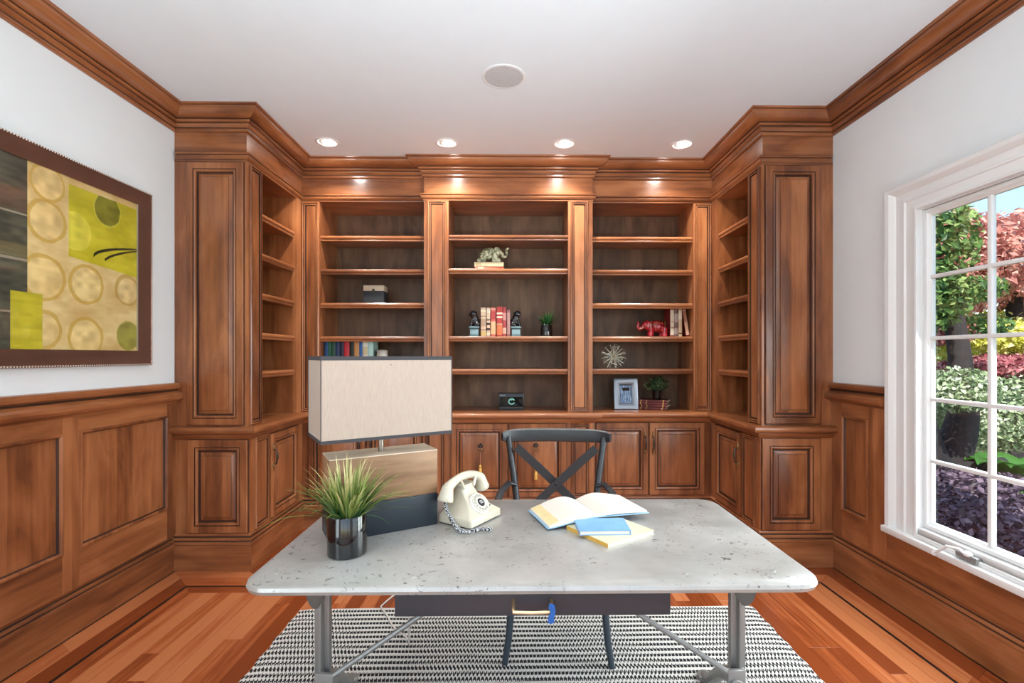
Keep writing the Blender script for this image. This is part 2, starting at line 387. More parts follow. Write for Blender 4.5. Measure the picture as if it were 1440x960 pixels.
# ------------------------------------------------------------------ windows
def window(name, y0, y1, z0, z1, sashes, rows, crank=False):
    root = thing(name, (XR, (y0 + y1) / 2, z0), kind=ST); xi = XR - .034
    prof = [(0, 0), (0, .034), (.010, .036), (.014, .030), (.030, .026), (.075, .026), (.082, .034), (.092, .034), (.100, .026), (.145, .026), (.152, .036), (.165, .044), (.172, .050), (.198, .052), (.205, .044), (.205, 0)]
    k = len(prof)
    def ring(i, j):                                    # casing leg between two opening corners
        zb = z0 - .05; C = [(y0, zb), (y1, zb), (y1, z1), (y0, z1)]; D = [(-1, 0), (1, 0), (1, .78), (-1, .78)]
        vs = []
        for q in (i, j):
            for (o, h) in prof:
                vs.append((XR - h, C[q][0] + D[q][0] * o, C[q][1] + D[q][1] * o))
        return MB().add(vs, [(a, a + 1, k + a + 1, k + a) for a in range(k - 1)] + [tuple(range(k))[::-1], tuple(range(k, 2 * k))])
    for i, j in ((1, 2), (2, 3), (3, 0)): obj('casing', ring(i, j), WHITE, root)
    obj('window_sill', MB().box(XR - .068, XR + .02, y0 - .21, y1 + .21, z0 - .085, z0 - .05), WHITE, root, bev=.005)
    mb = MB(); mb.box(XR - .024, XR + .03, y0, y1, z0 - .05, z0 + .004); mb.box(XR - .040, XR - .024, y0, y1, z0 - .05, z0 - .028)
    obj('sill_stop', mb, WHITE, root, bev=.003)
    mb = MB(); x0, x1 = XR, XR + .05
    t = .012
    mb.box(x0, x1, y0 - t, y0 + .004, z0, z1); mb.box(x0, x1, y1 - .004, y1 + t, z0, z1); mb.box(x0, x1, y0, y1, z1 - .004, z1 + t); mb.box(x0, x1, y0, y1, z0 - t, z0 + .006)
    obj('jamb', mb, WHITE, root)
    n = len(sashes)
    for (a, b, cols) in sashes:
        sx0, sx1, fw = XR + .006, XR + .045, .036
        mb = MB(); mb.rings((sx0, b - .004, z0 + .008), (0, -1, 0), (-1, 0, 0), b - a - .008, z1 - z0 - .014, [(0, 0, 0), (.004, .004, 0), (.020, .004, 0), (.026, -.004, 0), (fw, -.010, 0), (fw, -.030, 0)], thick=.035)
        sash = obj('sash', mb, WHITE, root)
        g0, g1, h0, h1 = a + .004 + fw, b - .004 - fw, z0 + .008 + fw, z1 - .006 - fw
        for c in range(cols):
            for r_ in range(rows):
                q0, q1, v0, v1 = g0 + (g1 - g0) * c / cols, g0 + (g1 - g0) * (c + 1) / cols, h0 + (h1 - h0) * r_ / rows, h0 + (h1 - h0) * (r_ + 1) / rows
                box('pane', (XR + .022, XR + .026, q0 + .0006, q1 - .0006, v0 + .0006, v1 - .0006), GLASS, sash, smooth=0)
        for c in range(1, cols):
            y = g0 + (g1 - g0) * c / cols; obj('muntin', MB().box(XR + .010, XR + .036, y - .011, y + .011, h0 - .003, h1 + .003), WHITE, sash, bev=.005)
        for r_ in range(1, rows):
            z = h0 + (h1 - h0) * r_ / rows; obj('muntin', MB().box(XR + .009, XR + .037, g0 - .003, g1 + .003, z - .010, z + .010), WHITE, sash, bev=.005)
    if n > 1: box('mullion', (XR - .015, XR + .06, sashes[0][1] - .004, sashes[1][0] + .004, z0, z1), WHITE, root, bev=.004)
    return root
win = window('window_1', WY0, WY1, WZ0, WZ1, [(WY0, 1.79, 2), (1.862, WY1, 2)], 5)
# crank operator
mb = MB().box(XR - .052, XR - .012, 2.215, 2.325, WZ0 - .045, WZ0 - .015); cr = obj('crank', mb, plain('window_hardware_grey', rgb(150, 150, 148), .35, .5), win, bev=.006)
mb = MB().tube([(XR - .045, 2.27, WZ0 - .02), (XR - .07, 2.28, WZ0 + .005), (XR - .085, 2.33, WZ0 + .0), (XR - .085, 2.40, WZ0 - .06)], .007, 8)
mb.ell((XR - .045, 2.265, WZ0 - .012), (.018, .022, .014)); mb.tube([(XR - .088, 2.40, WZ0 - .065), (XR - .060, 2.43, WZ0 - .065)], .008, 8)
obj('crank_handle', mb, WHITE, cr)
window('window_2', RW[0], RW[1], WZ0, WZ1, [(RW[0], .015, 2), (.087, RW[1], 2)], 5)
w3 = thing('window_3', (0, YF0, .5), kind=ST)
for b in ((-1.72, -1.6, .42, 2.97), (1.6, 1.72, .42, 2.97)): box('casing', (b[0], b[1], YF0 - .1, YF0 + .03, b[2], b[3]), WHITE, w3)
for b in ((.42, .5), (2.85, 2.97)): box('casing', (-1.6, 1.6, YF0 - .1, YF0 + .03, b[0], b[1]), WHITE, w3)
for x in (-.55, .55): box('mullion', (x - .04, x + .04, YF0 - .08, YF0, .5, 2.85), WHITE, w3)
# ------------------------------------------------------------------ built-in bookcases
DOOR = [(0, -.004, 1), (.003, -.004, 1), (.0035, .003, 0), (.008, .006, 0), (.046, .006, 0), (.0465, .001, 1), (.051, .001, 1), (.052, .007, 0), (.058, .009, 0), (.064, .006, 0), (.067, -.003, 0), (.068, -.010, 1), (.074, -.010, 1)]
FIELD = [(.074, -.010, 1), (.078, -.010, 1), (.098, .000, 0), (.100, .0005, 1), (.1015, .004, 0), (.105, .005, 0)]
PIL = [(0, 0, 0), (.001, .008, 0), (.006, .012, 0), (.012, .010, 0), (.0125, .004, 1), (.0175, .004, 1), (.0185, .009, 0), (.026, .008, 0), (.027, -.002, 1), (.033, -.002, 1)]
def scaled(r, f): return [(i * f, d, m) for i, d, m in r]
def raised(name, O, A, N_, w_, h, parent, f=1.0, base=.012):
    mb = MB(); mb.rings(O, A, N_, w_, h, [(0, 0, 0)] + [(i, d + base, m) for i, d, m in scaled(DOOR, f)])
    d = obj(name, mb, [WZ, GLAZE], parent, smooth=.4)
    m2 = MB(); st = m2.rings(O, A, N_, w_, h, [(i, q + base, m) for i, q, m in scaled(FIELD, f)]); m2.fill(st)
    obj('panel', m2, [WZ, GLAZE], d, smooth=.4)
    return d
def pilaster(O, A, N_, w_, h, parent):
    mb = MB(); mb.rings(O, A, N_, w_, h, [(0, 0, 0)] + [(i, d + .003, m) for i, d, m in PIL]); d = obj('pilaster', mb, [WZ, GLAZE], parent, smooth=.4)
    m2 = MB(); st = m2.rings(O, A, N_, w_, h, [(.032, .002, 1), (.036, .006, 0)]); m2.fill(st); obj('panel', m2, [WZ, GLAZE], d, smooth=.4)
    return d
SH = [2.433, 2.151, 1.867, 1.584, 1.308]
NOSE = [(0, 0), (0, -.042), (.004, -.046), (.010, -.044), (.012, -.036), (.010, -.030), (.015, -.027), (.020, -.020), (.020, -.010), (.014, -.001), (.010, 0)]
TOPZ = 2.714
def shelf_back(root, x0, x1, y0, z):
    mb = MB().box(x0, x1, y0, 4.555, z - .022, z); k = len(NOSE)
    vs = [(x, y0 - o, z + h) for x in (x0, x1) for o, h in NOSE]
    mb.add(vs, [(a, (a + 1) % k, k + (a + 1) % k, k + a) for a in range(k)] + [tuple(range(k))[::-1], tuple(range(k, 2 * k))])
    return obj('shelf', mb, WX, root, smooth=.5)
def back_unit(label, x0, x1, o0, o1, yf, shelves, pils, name='bookcase'):
    root = thing(name, ((x0 + x1) / 2, yf, CT), label=label, cat='bookcase')
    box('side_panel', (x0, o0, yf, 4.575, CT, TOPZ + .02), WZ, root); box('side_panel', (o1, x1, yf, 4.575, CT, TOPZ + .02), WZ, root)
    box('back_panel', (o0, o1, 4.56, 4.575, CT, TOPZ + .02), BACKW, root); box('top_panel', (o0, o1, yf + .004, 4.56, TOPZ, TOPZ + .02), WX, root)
    for z in shelves: shelf_back(root, o0 + .0015, o1 - .0015, yf + .032, z)
    for a, b in pils: pilaster((a, yf, CT + .004), (1, 0, 0), (0, -1, 0), b - a, TOPZ - CT - .008, root)
    return root
bc = back_unit('central open bookcase between two pilasters, four shelves with bookends and green elephant', CXL, CXR, -.54, .458, YCU, [SH[0], SH[1], SH[3], SH[4]], [(-.714, -.556), (.478, .628)])
back_unit('open bookcase left of centre holding the dark box and row of colourful books', UL, CXL, -1.628, CXL, YBK, SH, [(-1.772, -1.632)])
back_unit('open bookcase right of centre with red elephant, starburst and silver photo frame', CXR, UR, CXR, 1.53, YBK, SH, [(1.534, 1.678)])
def return_unit(s, label):
    xi, xw = (UL, XL) if s < 0 else (UR, XR); N_ = (-s, 0, 0)
    root = thing('corner_bookcase', (xw, 3.7, CT), label=label, cat='bookcase', group='side bookcases of the alcove')
    ya, yb = 3.478, 4.04
    box('tower', (xw, xi, YU, ya, CT, TOPZ + .02), WZ, root)
    box('side_panel', (xw, xi, yb, YBK, CT, TOPZ + .02), WZ, root)
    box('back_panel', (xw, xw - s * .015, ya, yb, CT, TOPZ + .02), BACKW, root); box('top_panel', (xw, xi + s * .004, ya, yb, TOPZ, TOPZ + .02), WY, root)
    a, b = (XL + .085, UL - .018) if s < 0 else (UR + .018, XR - .085)
    raised('end_panel', (a, YU, CT + .006), (1, 0, 0), (0, -1, 0), b - a, TOPZ - CT - .012, root, f=1.0)
    if s < 0: pilaster((xi, YU + .022, CT + .004), (0, 1, 0), N_, .150, TOPZ - CT - .008, root)
    else: pilaster((xi, YU + .172, CT + .004), (0, -1, 0), N_, .150, TOPZ - CT - .008, root)
    for z in SH:
        xf = xi + s * .032; mb = MB().box(xw - s * .016, xf, ya + .0015, yb - .0015, z - .022, z); k = len(NOSE)
        vs = [(xf - s * o, y, z + h) for y in (ya + .0015, yb - .0015) for o, h in NOSE]
        mb.add(vs, [(q, (q + 1) % k, k + (q + 1) % k, k + q) for q in range(k)] + [tuple(range(k))[::-1], tuple(range(k, 2 * k))])
        obj('shelf', mb, WY, root, smooth=.5)
    return root
return_unit(-1, 'empty tall side bookcase with panelled end beside the framed painting')
return_unit(1, 'empty tall side bookcase with panelled end beside the white window')
# ------------------------------------------------------------------ base cabinets
BRASS = plain('antique_brass', rgb(150, 120, 80), .35, .9); STEEL = plain('dark_pewter', rgb(88, 84, 80), .35, .9)
PLP = [(0, .245), (.008, .242), (.013, .234), (.011, .226, 'g'), (.006, .222, 'g'), (.008, .214), (.018, .208), (.018, .199, 'g'), (.012, .195, 'g'), (.014, .188), (.022, .183), (.023, .172, 'g'), (.021, .169), (.022, 0), (0, 0)]
LOWP = [(XL, YLo), (LL, YLo), (LL, YBL), (CXL, YBL), (CXL, YCL), (CXR, YCL), (CXR, YBL), (LR, YBL), (LR, YLo), (XR, YLo)]
pls = sweep(PLP, LOWP); DZ0, DZ1 = .255, .862
def pull(door, O, A, N_):                                     # upright bail handle on ornate backplates
    O, A, N_ = V(O), V(A), V(N_); Z = V((0, 0, 1)); mb = MB()
    mb.tube([O + Z * .055 + N_ * .002, O + Z * .05 + N_ * .022, O + Z * .02 + N_ * .028, O + N_ * .030, O - Z * .02 + N_ * .028, O - Z * .05 + N_ * .022, O - Z * .055 + N_ * .002], [.005, .006, .007, .009, .007, .006, .005], 8)
    h = obj('handle', mb, STEEL, door)
    for q in (-1, 1):
        c = O + Z * .066 * q; pl = MB(); pl.ell(c + N_ * .001, (.011, .011, .022), 10, 6); pl.ell(c + Z * .022 * q + N_ * .001, (.006, .006, .014), 8, 5)
        obj('handle_plate', pl, BRASS, door)
    return h
def door(root, O, A, N_, w_, hx=None, hz=.69):
    d = raised('door', O, A, N_, w_, DZ1 - DZ0, root)
    if hx is not None:
        o = V(O) + V(A) * hx; o.z = hz; pull(d, o + V(N_) * .018, A, N_)
    return d
def base_unit(label, body, plinths, name='base_cabinet', group=None):
    c = ((body[0] + body[1]) / 2, body[2], 0)
    root = thing(name, c, label=label, cat='cabinet', group=group)
    box('carcass', body, WZ, root)
    for i in plinths: obj('plinth_moulding', pls[i], [WX if abs(LOWP[i + 1][0] - LOWP[i][0]) > .1 else WY, GLAZE], root, smooth=.4)
    return root
def lion_pull(d, x, y, z):
    mb = MB(); mb.lathe([(.001, .022), (.010, .021), (.016, .014), (.019, .006), (.021, 0)], 16, (x, y, z), M=Matrix.Rotation(R(90), 4, 'X'))
    for q in (-1, 1): mb.ell((x + q * .011, y - .012, z + .012), .006, 8, 5)
    mb.ell((x, y - .022, z - .004), (.008, .007, .007), 8, 6); mb.ell((x, y - .010, z - .016), (.012, .008, .008), 8, 6)
    o = obj('lion_mask', mb, STEEL, d)
    t = MB(); pts = [(x + .019 * math.sin(q), y - .020 - .003 * math.cos(q), z - .034 + .019 * math.cos(q)) for q in np.linspace(0, 2 * math.pi, 21)]
    t.tube(pts, .0028, 6); obj('ring', t, BRASS, d)
b_l = base_unit('long base cabinet behind the lamp, left of the centre doors', (LL - .3, CXL, YBL, 4.58, .0, .905), [2])
b_c = base_unit('protruding centre base cabinet with two lion ring pull doors', (CXL, CXR, YCL, 4.58, .0, .905), [3, 4, 5])
b_r = base_unit('base cabinet right of centre with paired doors and bail handles', (CXR, LR + .3, YBL, 4.58, .0, .905), [6])
for a, b, hx in ((-1.70, -1.225, .43), (-1.221, -.755, .045)): door(b_l, (a, YBL, DZ0), (1, 0, 0), (0, -1, 0), b - a, hx)
for a, b, hx in ((.687, 1.131, .415), (1.136, 1.605, .03)): door(b_r, (a, YBL, DZ0), (1, 0, 0), (0, -1, 0), b - a, hx)
for a, b, kx, kz in ((-.515, -.045, -.27, .68), (-.040, .440, .185, .683)):
    d = door(b_c, (a, YCL, DZ0), (1, 0, 0), (0, -1, 0), b - a); lion_pull(d, kx, YCL - .016, kz)
for a, b in ((-.725, -.56), (.478, .632)): pilaster((a, YCL, DZ0 - .004), (1, 0, 0), (0, -1, 0), b - a, DZ1 - DZ0 + .008, b_c)
def return_base(s, label):
    xi, xw = (LL, XL) if s < 0 else (LR, XR); i = 1 if s < 0 else 7
    root = base_unit(label, (min(xi, xw) + (.002 if s < 0 else 0), max(xi, xw) - (.002 if s > 0 else 0), YLo, YBL - .0005, .001, .905), [0 if s < 0 else 8, i], 'corner_base_cabinet', 'side base cabinets of the alcove')
    a, b = (XL + .10, LL - .006) if s < 0 else (LR + .006, XR - .10)
    raised('end_panel', (a, YLo, DZ0 - .012), (1, 0, 0), (0, -1, 0), b - a, DZ1 - DZ0 + .016, root, f=1.1)
    N_ = (-s, 0, 0)
    if s < 0:
        pilaster((xi, YLo + .055, DZ0 - .008), (0, 1, 0), N_, .19, DZ1 - DZ0 + .012, root); door(root, (xi, YLo + .255, DZ0), (0, 1, 0), N_, .455, .03)
    else:
        pilaster((xi, YLo + .245, DZ0 - .008), (0, -1, 0), N_, .19, DZ1 - DZ0 + .012, root); door(root, (xi, YLo + .71, DZ0), (0, -1, 0), N_, .455, .425)
    return root
return_base(-1, 'side base cabinet under the left tower, nearest the painting')
return_base(1, 'side base cabinet under the right tower, nearest the window')
# ------------------------------------------------------------------ worktop running round all the base cabinets
top = thing('worktop', (0, YBL, .905), label='continuous cherry wood worktop with rounded nose under all the bookcases', cat='worktop')
NP = [(0, .862), (.004, .864), (.010, .872), (.018, .886), (.022, .893), (.022, .900, 'g'), (.022, .905, 'g')] + fillet([], (.040, .9275), .022, .0225, -85, 85, 6) + [(.034, CT), (0, CT)]
ns = sweep(NP, LOWP)
for i, mb in enumerate(ns): obj('nosing', mb, [WX if abs(LOWP[i + 1][0] - LOWP[i][0]) > abs(LOWP[i + 1][1] - LOWP[i][1]) else WY, GLAZE], top)
for nm, b in (('slab', (XL, LL, YLo, YBL, .905, CT)), ('slab', (LR, XR, YLo, YBL, .905, CT)), ('slab', (XL, XR, YBL, 4.58, .905, CT)), ('slab', (CXL, CXR, YCL, YBL, .905, CT))):
    box(nm, b, WX if b[1] - b[0] > 1 else WY, top)
# ------------------------------------------------------------------ ceiling fittings
BULB = N('lit_bulb'); BULB.p(base=(1, 1, 1, 1), emit=(1, .96, .9, 1), es=190); BULB = BULB.m
SILV = plain('satin_reflector', rgb(215, 215, 213), .3, .2)
for i, (x, pos) in enumerate(((-1.42, 'leftmost of four, above the left bookcase'), (-.51, 'second from left, above the cornice'), (.39, 'third from left, above the cornice'), (1.30, 'rightmost of four, above the right bookcase'))):
    root = thing('recessed_light', (x, 3.765, CZ), label='small round recessed ceiling light, ' + pos, cat='ceiling light', group='recessed lights before the bookcases')
    mb = MB().lathe([(.088, 0), (.088, -.003), (.082, -.006), (.066, -.006), (.060, -.002), (.060, 0)], 32, (x, 3.765, CZ)); obj('trim_ring', mb, WHITE, root)
    mb = MB().lathe([(.060, -.0025), (.03, -.002), (.0, -.002)], 24, (x, 3.765, CZ)); obj('reflector', mb, SILV, root)
    mb = MB().lathe([(.036, -.003), (.030, -.008), (.015, -.011), (.0, -.012)], 24, (x + .01, 3.765, CZ)); obj('bulb', mb, BULB, root)
    sp = lamp('spot', 'SPOT', (x, 3.765, CZ - .03), (R(14), 0, 0), 66, spot_size=R(112), spot_blend=.9, shadow_soft_size=.035, color=(1, .98, .94))
for x in (-1.35, .02, 1.35):                                  # unseen downlights added to brighten desk and floor, assumed further cans
    for y in (1.25, -.45):
        lamp('downlight', 'SPOT', (x, y, CZ - .02), (0, 0, 0), 32, spot_size=R(130), spot_blend=.9, shadow_soft_size=.06, color=(1, .98, .94))
root = thing('ceiling_speaker', (-.056, 2.87, CZ), label='round white in-ceiling speaker grille, single one above the desk', cat='speaker')
obj('trim_ring', MB().lathe([(.128, 0), (.128, -.003), (.122, -.006), (.113, -.005), (.112, -.002)], 40, (-.056, 2.87, CZ)), WHITE, root)
gr = N('speaker_grille'); tc = gr.n('TexCoord'); vo = gr.n('TexVoronoi', {'Vector': tc.outputs['Object'], 'Scale': 260.0}); gr.p(base=gr.ramp(vo.outputs[0], [(.2, rgb(150, 150, 150)), (.5, rgb(205, 205, 204))]), rough=.6)
obj('grille', MB().lathe([(.113, -.004), (.06, -.0055), (0, -.006)], 40, (-.056, 2.87, CZ)), gr.m, root)
# ------------------------------------------------------------------ desk
ZN = N('aged_zinc'); tc = ZN.n('TexCoord')
na = ZN.n('TexNoise', {'Vector': tc.outputs['Object'], 'Scale': 3.5, 'Detail': 6, 'Roughness': .65})
nb = ZN.n('TexNoise', {'Vector': tc.outputs['Object'], 'Scale': 42.0, 'Detail': 3, 'Roughness': .7, 'Distortion': .8})
nc = ZN.n('TexNoise', {'Vector': tc.outputs['Object'], 'Scale': 5.0, 'Detail': 2})
mpz = ZN.n('Mapping', {'Vector': tc.outputs['Object'], 'Scale': (3, 60, 3), 'Rotation': (0, 0, .35)})
nd = ZN.n('TexNoise', {'Vector': mpz.outputs[0], 'Scale': 2.2, 'Detail': 4, 'Roughness': .6})
basez = ZN.ramp(na.outputs[0], [(.3, rgb(158, 156, 150)), (.7, rgb(190, 188, 184))])
spk = ZN.math('MULTIPLY', ZN.ramp(nb.outputs[0], [(.60, (0, 0, 0, 1)), (.66, (1, 1, 1, 1))]), ZN.ramp(nc.outputs[0], [(.42, (0, 0, 0, 1)), (.58, (1, 1, 1, 1))]))
c1 = ZN.mix(ZN.math('MULTIPLY', spk, .85), basez, rgb(74, 68, 62))
c2 = ZN.mix(ZN.ramp(nd.outputs[0], [(.66, (0, 0, 0, 1)), (.72, (.45, .45, .45, 1))]), c1, rgb(205, 204, 200))
ZINC = ZN.p(base=c2, rough=ZN.ramp(na.outputs[0], [(.3, L(.26, .26, .26)), (.7, L(.38, .38, .38))]), metal=.35, normal=ZN.n('Bump', {'Strength': .12, 'Distance': .003, 'Height': nb.outputs[0]}))
CAST = plain('cast_iron_grey', rgb(150, 150, 146), .38, .4, bump=.1, bscale=120)
DARKG = plain('charcoal_painted_steel', rgb(56, 61, 68), .42, .2)
DX0, DX1, DY0, DY1, DZ = -.795, .918, 1.405, 2.262, .76
desk = thing('desk', (.06, 1.83, 0), label='grey zinc topped work desk with cast iron pedestal legs standing on the striped rug', cat='desk')
def rrect(x0, x1, y0, y1, r, n=7):
    p = []
    for cx, cy, a in ((x1 - r, y1 - r, 0), (x0 + r, y1 - r, 90), (x0 + r, y0 + r, 180), (x1 - r, y0 + r, 270)):
        for i in range(n + 1): q = R(a + 90 * i / n); p.append((cx + r * math.cos(q), cy + r * math.sin(q)))
    return p
def slab_round(x0, x1, y0, y1, r, z0, z1, e, n=7):           # slab with rounded corners and a rolled edge
    prof = [(e, z0), (e * .4, z0 + e * .25), (0, (z0 + z1) / 2), (e * .3, z1 - e * .35), (e, z1)]; mb = MB(); k = 4 * (n + 1); vs = []
    for i, z in prof: vs += [(x, y, z) for x, y in rrect(x0 + i, x1 - i, y0 + i, y1 - i, r - i, n)]
    fs = [(a * k + j, a * k + (j + 1) % k, a * k + k + (j + 1) % k, a * k + k + j) for a in range(len(prof) - 1) for j in range(k)]
    return mb.add(vs, fs + [tuple(range(k))[::-1], tuple(range((len(prof) - 1) * k, len(prof) * k))])
obj('tabletop', slab_round(DX0, DX1, DY0, DY1, .085, DZ - .028, DZ, .012), ZINC, desk)
for cx, cy in ((.52, 1.48), (.80, 1.50), (-.72, 1.50), (-.30, 1.47)): obj('rivet', MB().lathe([(.009, DZ - .001), (.008, DZ + .0012), (0, DZ + .0015)], 14, (cx, cy, 0)), ZINC, desk)
dr = box('drawer', (-.345, .462, 1.455, 2.0, .655, DZ - .029), DARKG, desk, bev=.002)
box('drawer_front', (-.349, .466, 1.449, 1.456, .652, DZ - .030), DARKG, dr, bev=.001)
mb = MB().tube([(0, 1.45, .700), (0, 1.425, .694), (.0, 1.412, .688), (.002, 1.408, .684)], .005, 8, cap=True); mb.tube([(.112, 1.45, .700), (.112, 1.425, .694), (.112, 1.408, .684)], .005, 8)
mb.tube([(-.002, 1.408, .684), (.055, 1.406, .683), (.114, 1.408, .684)], .0052, 10)
obj('handle', mb, plain('aged_brass', rgb(206, 178, 138), .3, .8), dr)
for s, px_ in ((-1, -.705), (1, .838)):
    cy = 1.83
    lg = MB()
    pl = [(-.028, 0), (.028, 0)]
    lg.box(px_ - .029, px_ + .029, cy - .014, cy + .014, .20, .548); lg.box(px_ - .008, px_ + .008, cy - .040, cy + .040, .20, .55)
    o = obj('leg', lg, CAST, desk, bev=.006)
    yk = MB(); pts = [(px_, cy - .122, DZ - .03)]            # U-shaped yoke carrying the top
    for q in np.linspace(-90, 90, 15): pts.append((px_, cy + .122 * math.sin(R(q)), .665 - .125 * math.cos(R(q))))
    pts.append((px_, cy + .122, DZ - .03)); yk.bar(pts, .030, .011, up=(1, 0, 0)) if False else yk.tube(pts, .03, 4, flat=(.016, .040)); yk.box(px_ - .035, px_ + .035, cy - .20, cy + .20, DZ - .042, DZ - .0285)
    obj('yoke', yk, CAST, o)
    pt = MB().box(px_ - .010, px_ + .010, cy - .055, cy + .055, .10, .275); pt.lathe([(.030, 0), (.030, .010), (.022, .016), (0, .016)], 20, (px_ - s * .008, cy, .20), M=Matrix.Rotation(R(-90 * s), 4, 'Y')); pt.lathe([(.030, 0), (.030, .012), (.018, .012), (.012, .024), (0, .025)], 20, (px_ - s * .028, cy - .056, .215), M=Matrix.Rotation(R(90), 4, 'X')); pt.box(px_ - s * .056, px_, cy - .056, cy - .040, .13, .275)
    obj('bracket', pt, CAST, o, bev=.004)
    ft = MB()
    for q in (-1, 1):
        ft.tube([(px_, cy + q * .01, .215), (px_, cy + q * .13, .15), (px_, cy + q * .24, .05), (px_, cy + q * .30, .026)], [.032, .028, .024, .022], 10); ft.lathe([(.034, .0115), (.034, .03), (.02, .036), (0, .036)], 16, (px_, cy + q * .30, 0))
    obj('foot', ft, CAST, o)
    bx = MB().tube([(px_ - s * .03, cy - .045, .262), (px_ - s * .06, cy - .045, .268), (0.06, cy - s * .012, DZ - .035)], [.010, .010, .010], 8); obj('brace_rod', bx, CAST, desk)
# ------------------------------------------------------------------ chair
CH = plain('worn_black_iron', rgb(64, 66, 68), .38, .45, bump=.08, bscale=90); CHB = plain('blue_black_iron', rgb(72, 84, 94), .36, .45)
ch = thing('chair', (.222, 2.50, 0), R(-4), label='dark metal cross-back armchair drawn up behind the grey desk', cat='chair')
def P(x, y, z): return (x, y, z)
def cob(nm, mb, mat=CH, par=ch, **k): return obj(nm, mb, mat, par, local=True, **k)
seat = []
for x, y in ((-.235, -.24), (-.15, -.27), (.15, -.27), (.235, -.24), (.205, .19), (.12, .22), (-.12, .22), (-.205, .19)): seat.append((x, y))
cob('seat', MB().prism(seat, .440, .468), bev=.008)
for s in (-1, 1):
    cob('leg', MB().tube([(s * .205, -.225, .445), (s * .212, -.24, .30), (s * .226, -.262, .12), (s * .243, -.275, .0115)], [.017, .017, .016, .014], 10), CHB)
    cob('leg', MB().tube([(s * .195, .19, .445), (s * .21, .24, .25), (s * .235, .30, .0115)], [.017, .016, .014], 10), CHB)
    cob('back_post', MB().tube([(s * .198, .19, .43), (s * .212, .21, .55), (s * .228, .235, .68), (s * .25, .265, .82), (s * .268, .283, .935), (s * .27, .284, .962)], [.017, .018, .0185, .018, .018, .016], 12))
    ar = cob('arm', MB().tube([(s * .226, .232, .70), (s * .262, .215, .712), (s * .295, .12, .692), (s * .305, -.02, .672), (s * .29, -.15, .60), (s * .25, -.225, .46)], .015, 10, flat=(.020, .012)))
    mb = MB(); q = [V((s * .222 * (1 - 2 * t), .245 - .030 * t + .035 * math.sin(math.pi * t) - .008 * s, .905 - .42 * t)) for t in np.linspace(0, 1, 11)]
    mb.bar(q, .023, .004, up=(0, 1, 0)) ; cob('cross_slat', mb)
pts = []; NR = 16
mb = MB(); vs = []; prof = [(-.012, -.034), (-.016, 0), (-.012, .030), (0, .037), (.012, .030), (.016, 0), (.012, -.034), (0, -.040)]
for i in range(NR + 1):
    t = -1 + 2 * i / NR; x = .305 * math.sin(t * 1.25) / math.sin(1.25); y = .262 + .085 * (1 - (abs(t) ** 2.2)); z = .962; f = .62 + .38 * (1 - abs(t) ** 6)
    a = t * .55
    for dy, dz in prof: vs.append((x - math.sin(-a) * dy * 0 + math.sin(a) * dy, y + math.cos(a) * dy, z + dz * f))
k = len(prof); mb.add(vs, [(i * k + j, i * k + (j + 1) % k, (i + 1) * k + (j + 1) % k, (i + 1) * k + j) for i in range(NR) for j in range(k)] + [tuple(range(k)), tuple(NR * k + j for j in range(k))[::-1]])
cob('top_rail', mb)
cob('rivet', MB().ell((0, .255, .697), (.009, .006, .009), 10, 6), BLACKM)
mb = MB().tube([(-.21, .22, .25), (0, .05, .26), (.21, .22, .25)], .009, 8); mb.tube([(-.214, -.245, .26), (0, -.05, .27), (.214, -.245, .26)], .009, 8); cob('stretcher', mb)
# ------------------------------------------------------------------ rug
RG = N('striped_weave'); tc = RG.n('TexCoord'); sx = RG.n('SeparateXYZ', {0: tc.outputs['Object']})
PY, PX = .0416, .0172
xx = RG.math('MULTIPLY', sx.outputs[0], 1 / PX); yy = RG.math('MULTIPLY', sx.outputs[1], 1 / PY)
tri = RG.math('ABSOLUTE', RG.math('SUBTRACT', RG.math('FRACT', xx), .5))
wob = RG.n('TexNoise', {'Vector': tc.outputs['Object'], 'Scale': 7.0, 'Detail': 1})
ph = RG.math('FRACT', RG.math('ADD', RG.math('ADD', yy, RG.math('MULTIPLY', tri, .55)), RG.math('MULTIPLY', wob.outputs[0], .09)))
blk = RG.math('LESS_THAN', ph, .55)
gap = RG.math('LESS_THAN', RG.math('FRACT', RG.math('ADD', xx, RG.math('MULTIPLY', yy, .35))), .20)
blk2 = RG.math('MULTIPLY', blk, RG.math('SUBTRACT', 1.0, RG.math('MULTIPLY', gap, .75)))
nz = RG.n('TexNoise', {'Vector': tc.outputs['Object'], 'Scale': 420.0})
colr = RG.mix(blk2, rgb(222, 217, 209), rgb(30, 29, 30))
RUGM = RG.p(base=RG.mix(.25, colr, nz.outputs[0], 'MULTIPLY'), rough=.95)
rx0, rx1, ry0, ry1 = -1.19, 1.352, 1.02, 2.755
mb = MB(); vs = []; rows = int((ry1 - ry0) / (PY / 2)); cols = 44
zz = [.004, .0105, .0125, .0105]
ys = [ry0 + (ry1 - ry0) * i / (rows * 4) for i in range(rows * 4 + 1)]
for i, y in enumerate(ys):
    for j in range(cols + 1):
        x = rx0 + (rx1 - rx0) * j / cols; vs.append((x + (.004 * math.sin(y * 40) if j in (0, cols) else 0), y + .004 * math.sin(x * 9 + y * 3), zz[i % 4] if 0 < j < cols else .002))
k = cols + 1
fs = [(i * k + j, i * k + j + 1, (i + 1) * k + j + 1, (i + 1) * k + j) for i in range(len(ys) - 1) for j in range(cols)]
mb.add(vs, fs); mb.box(rx0 + .004, rx1 - .004, ry0 + .008, ry1 - .008, .0003, .0035)
obj('rug', mb, RUGM, smooth=1.2, label='black and white woven rug in narrow zigzag rows under the desk', cat='rug')
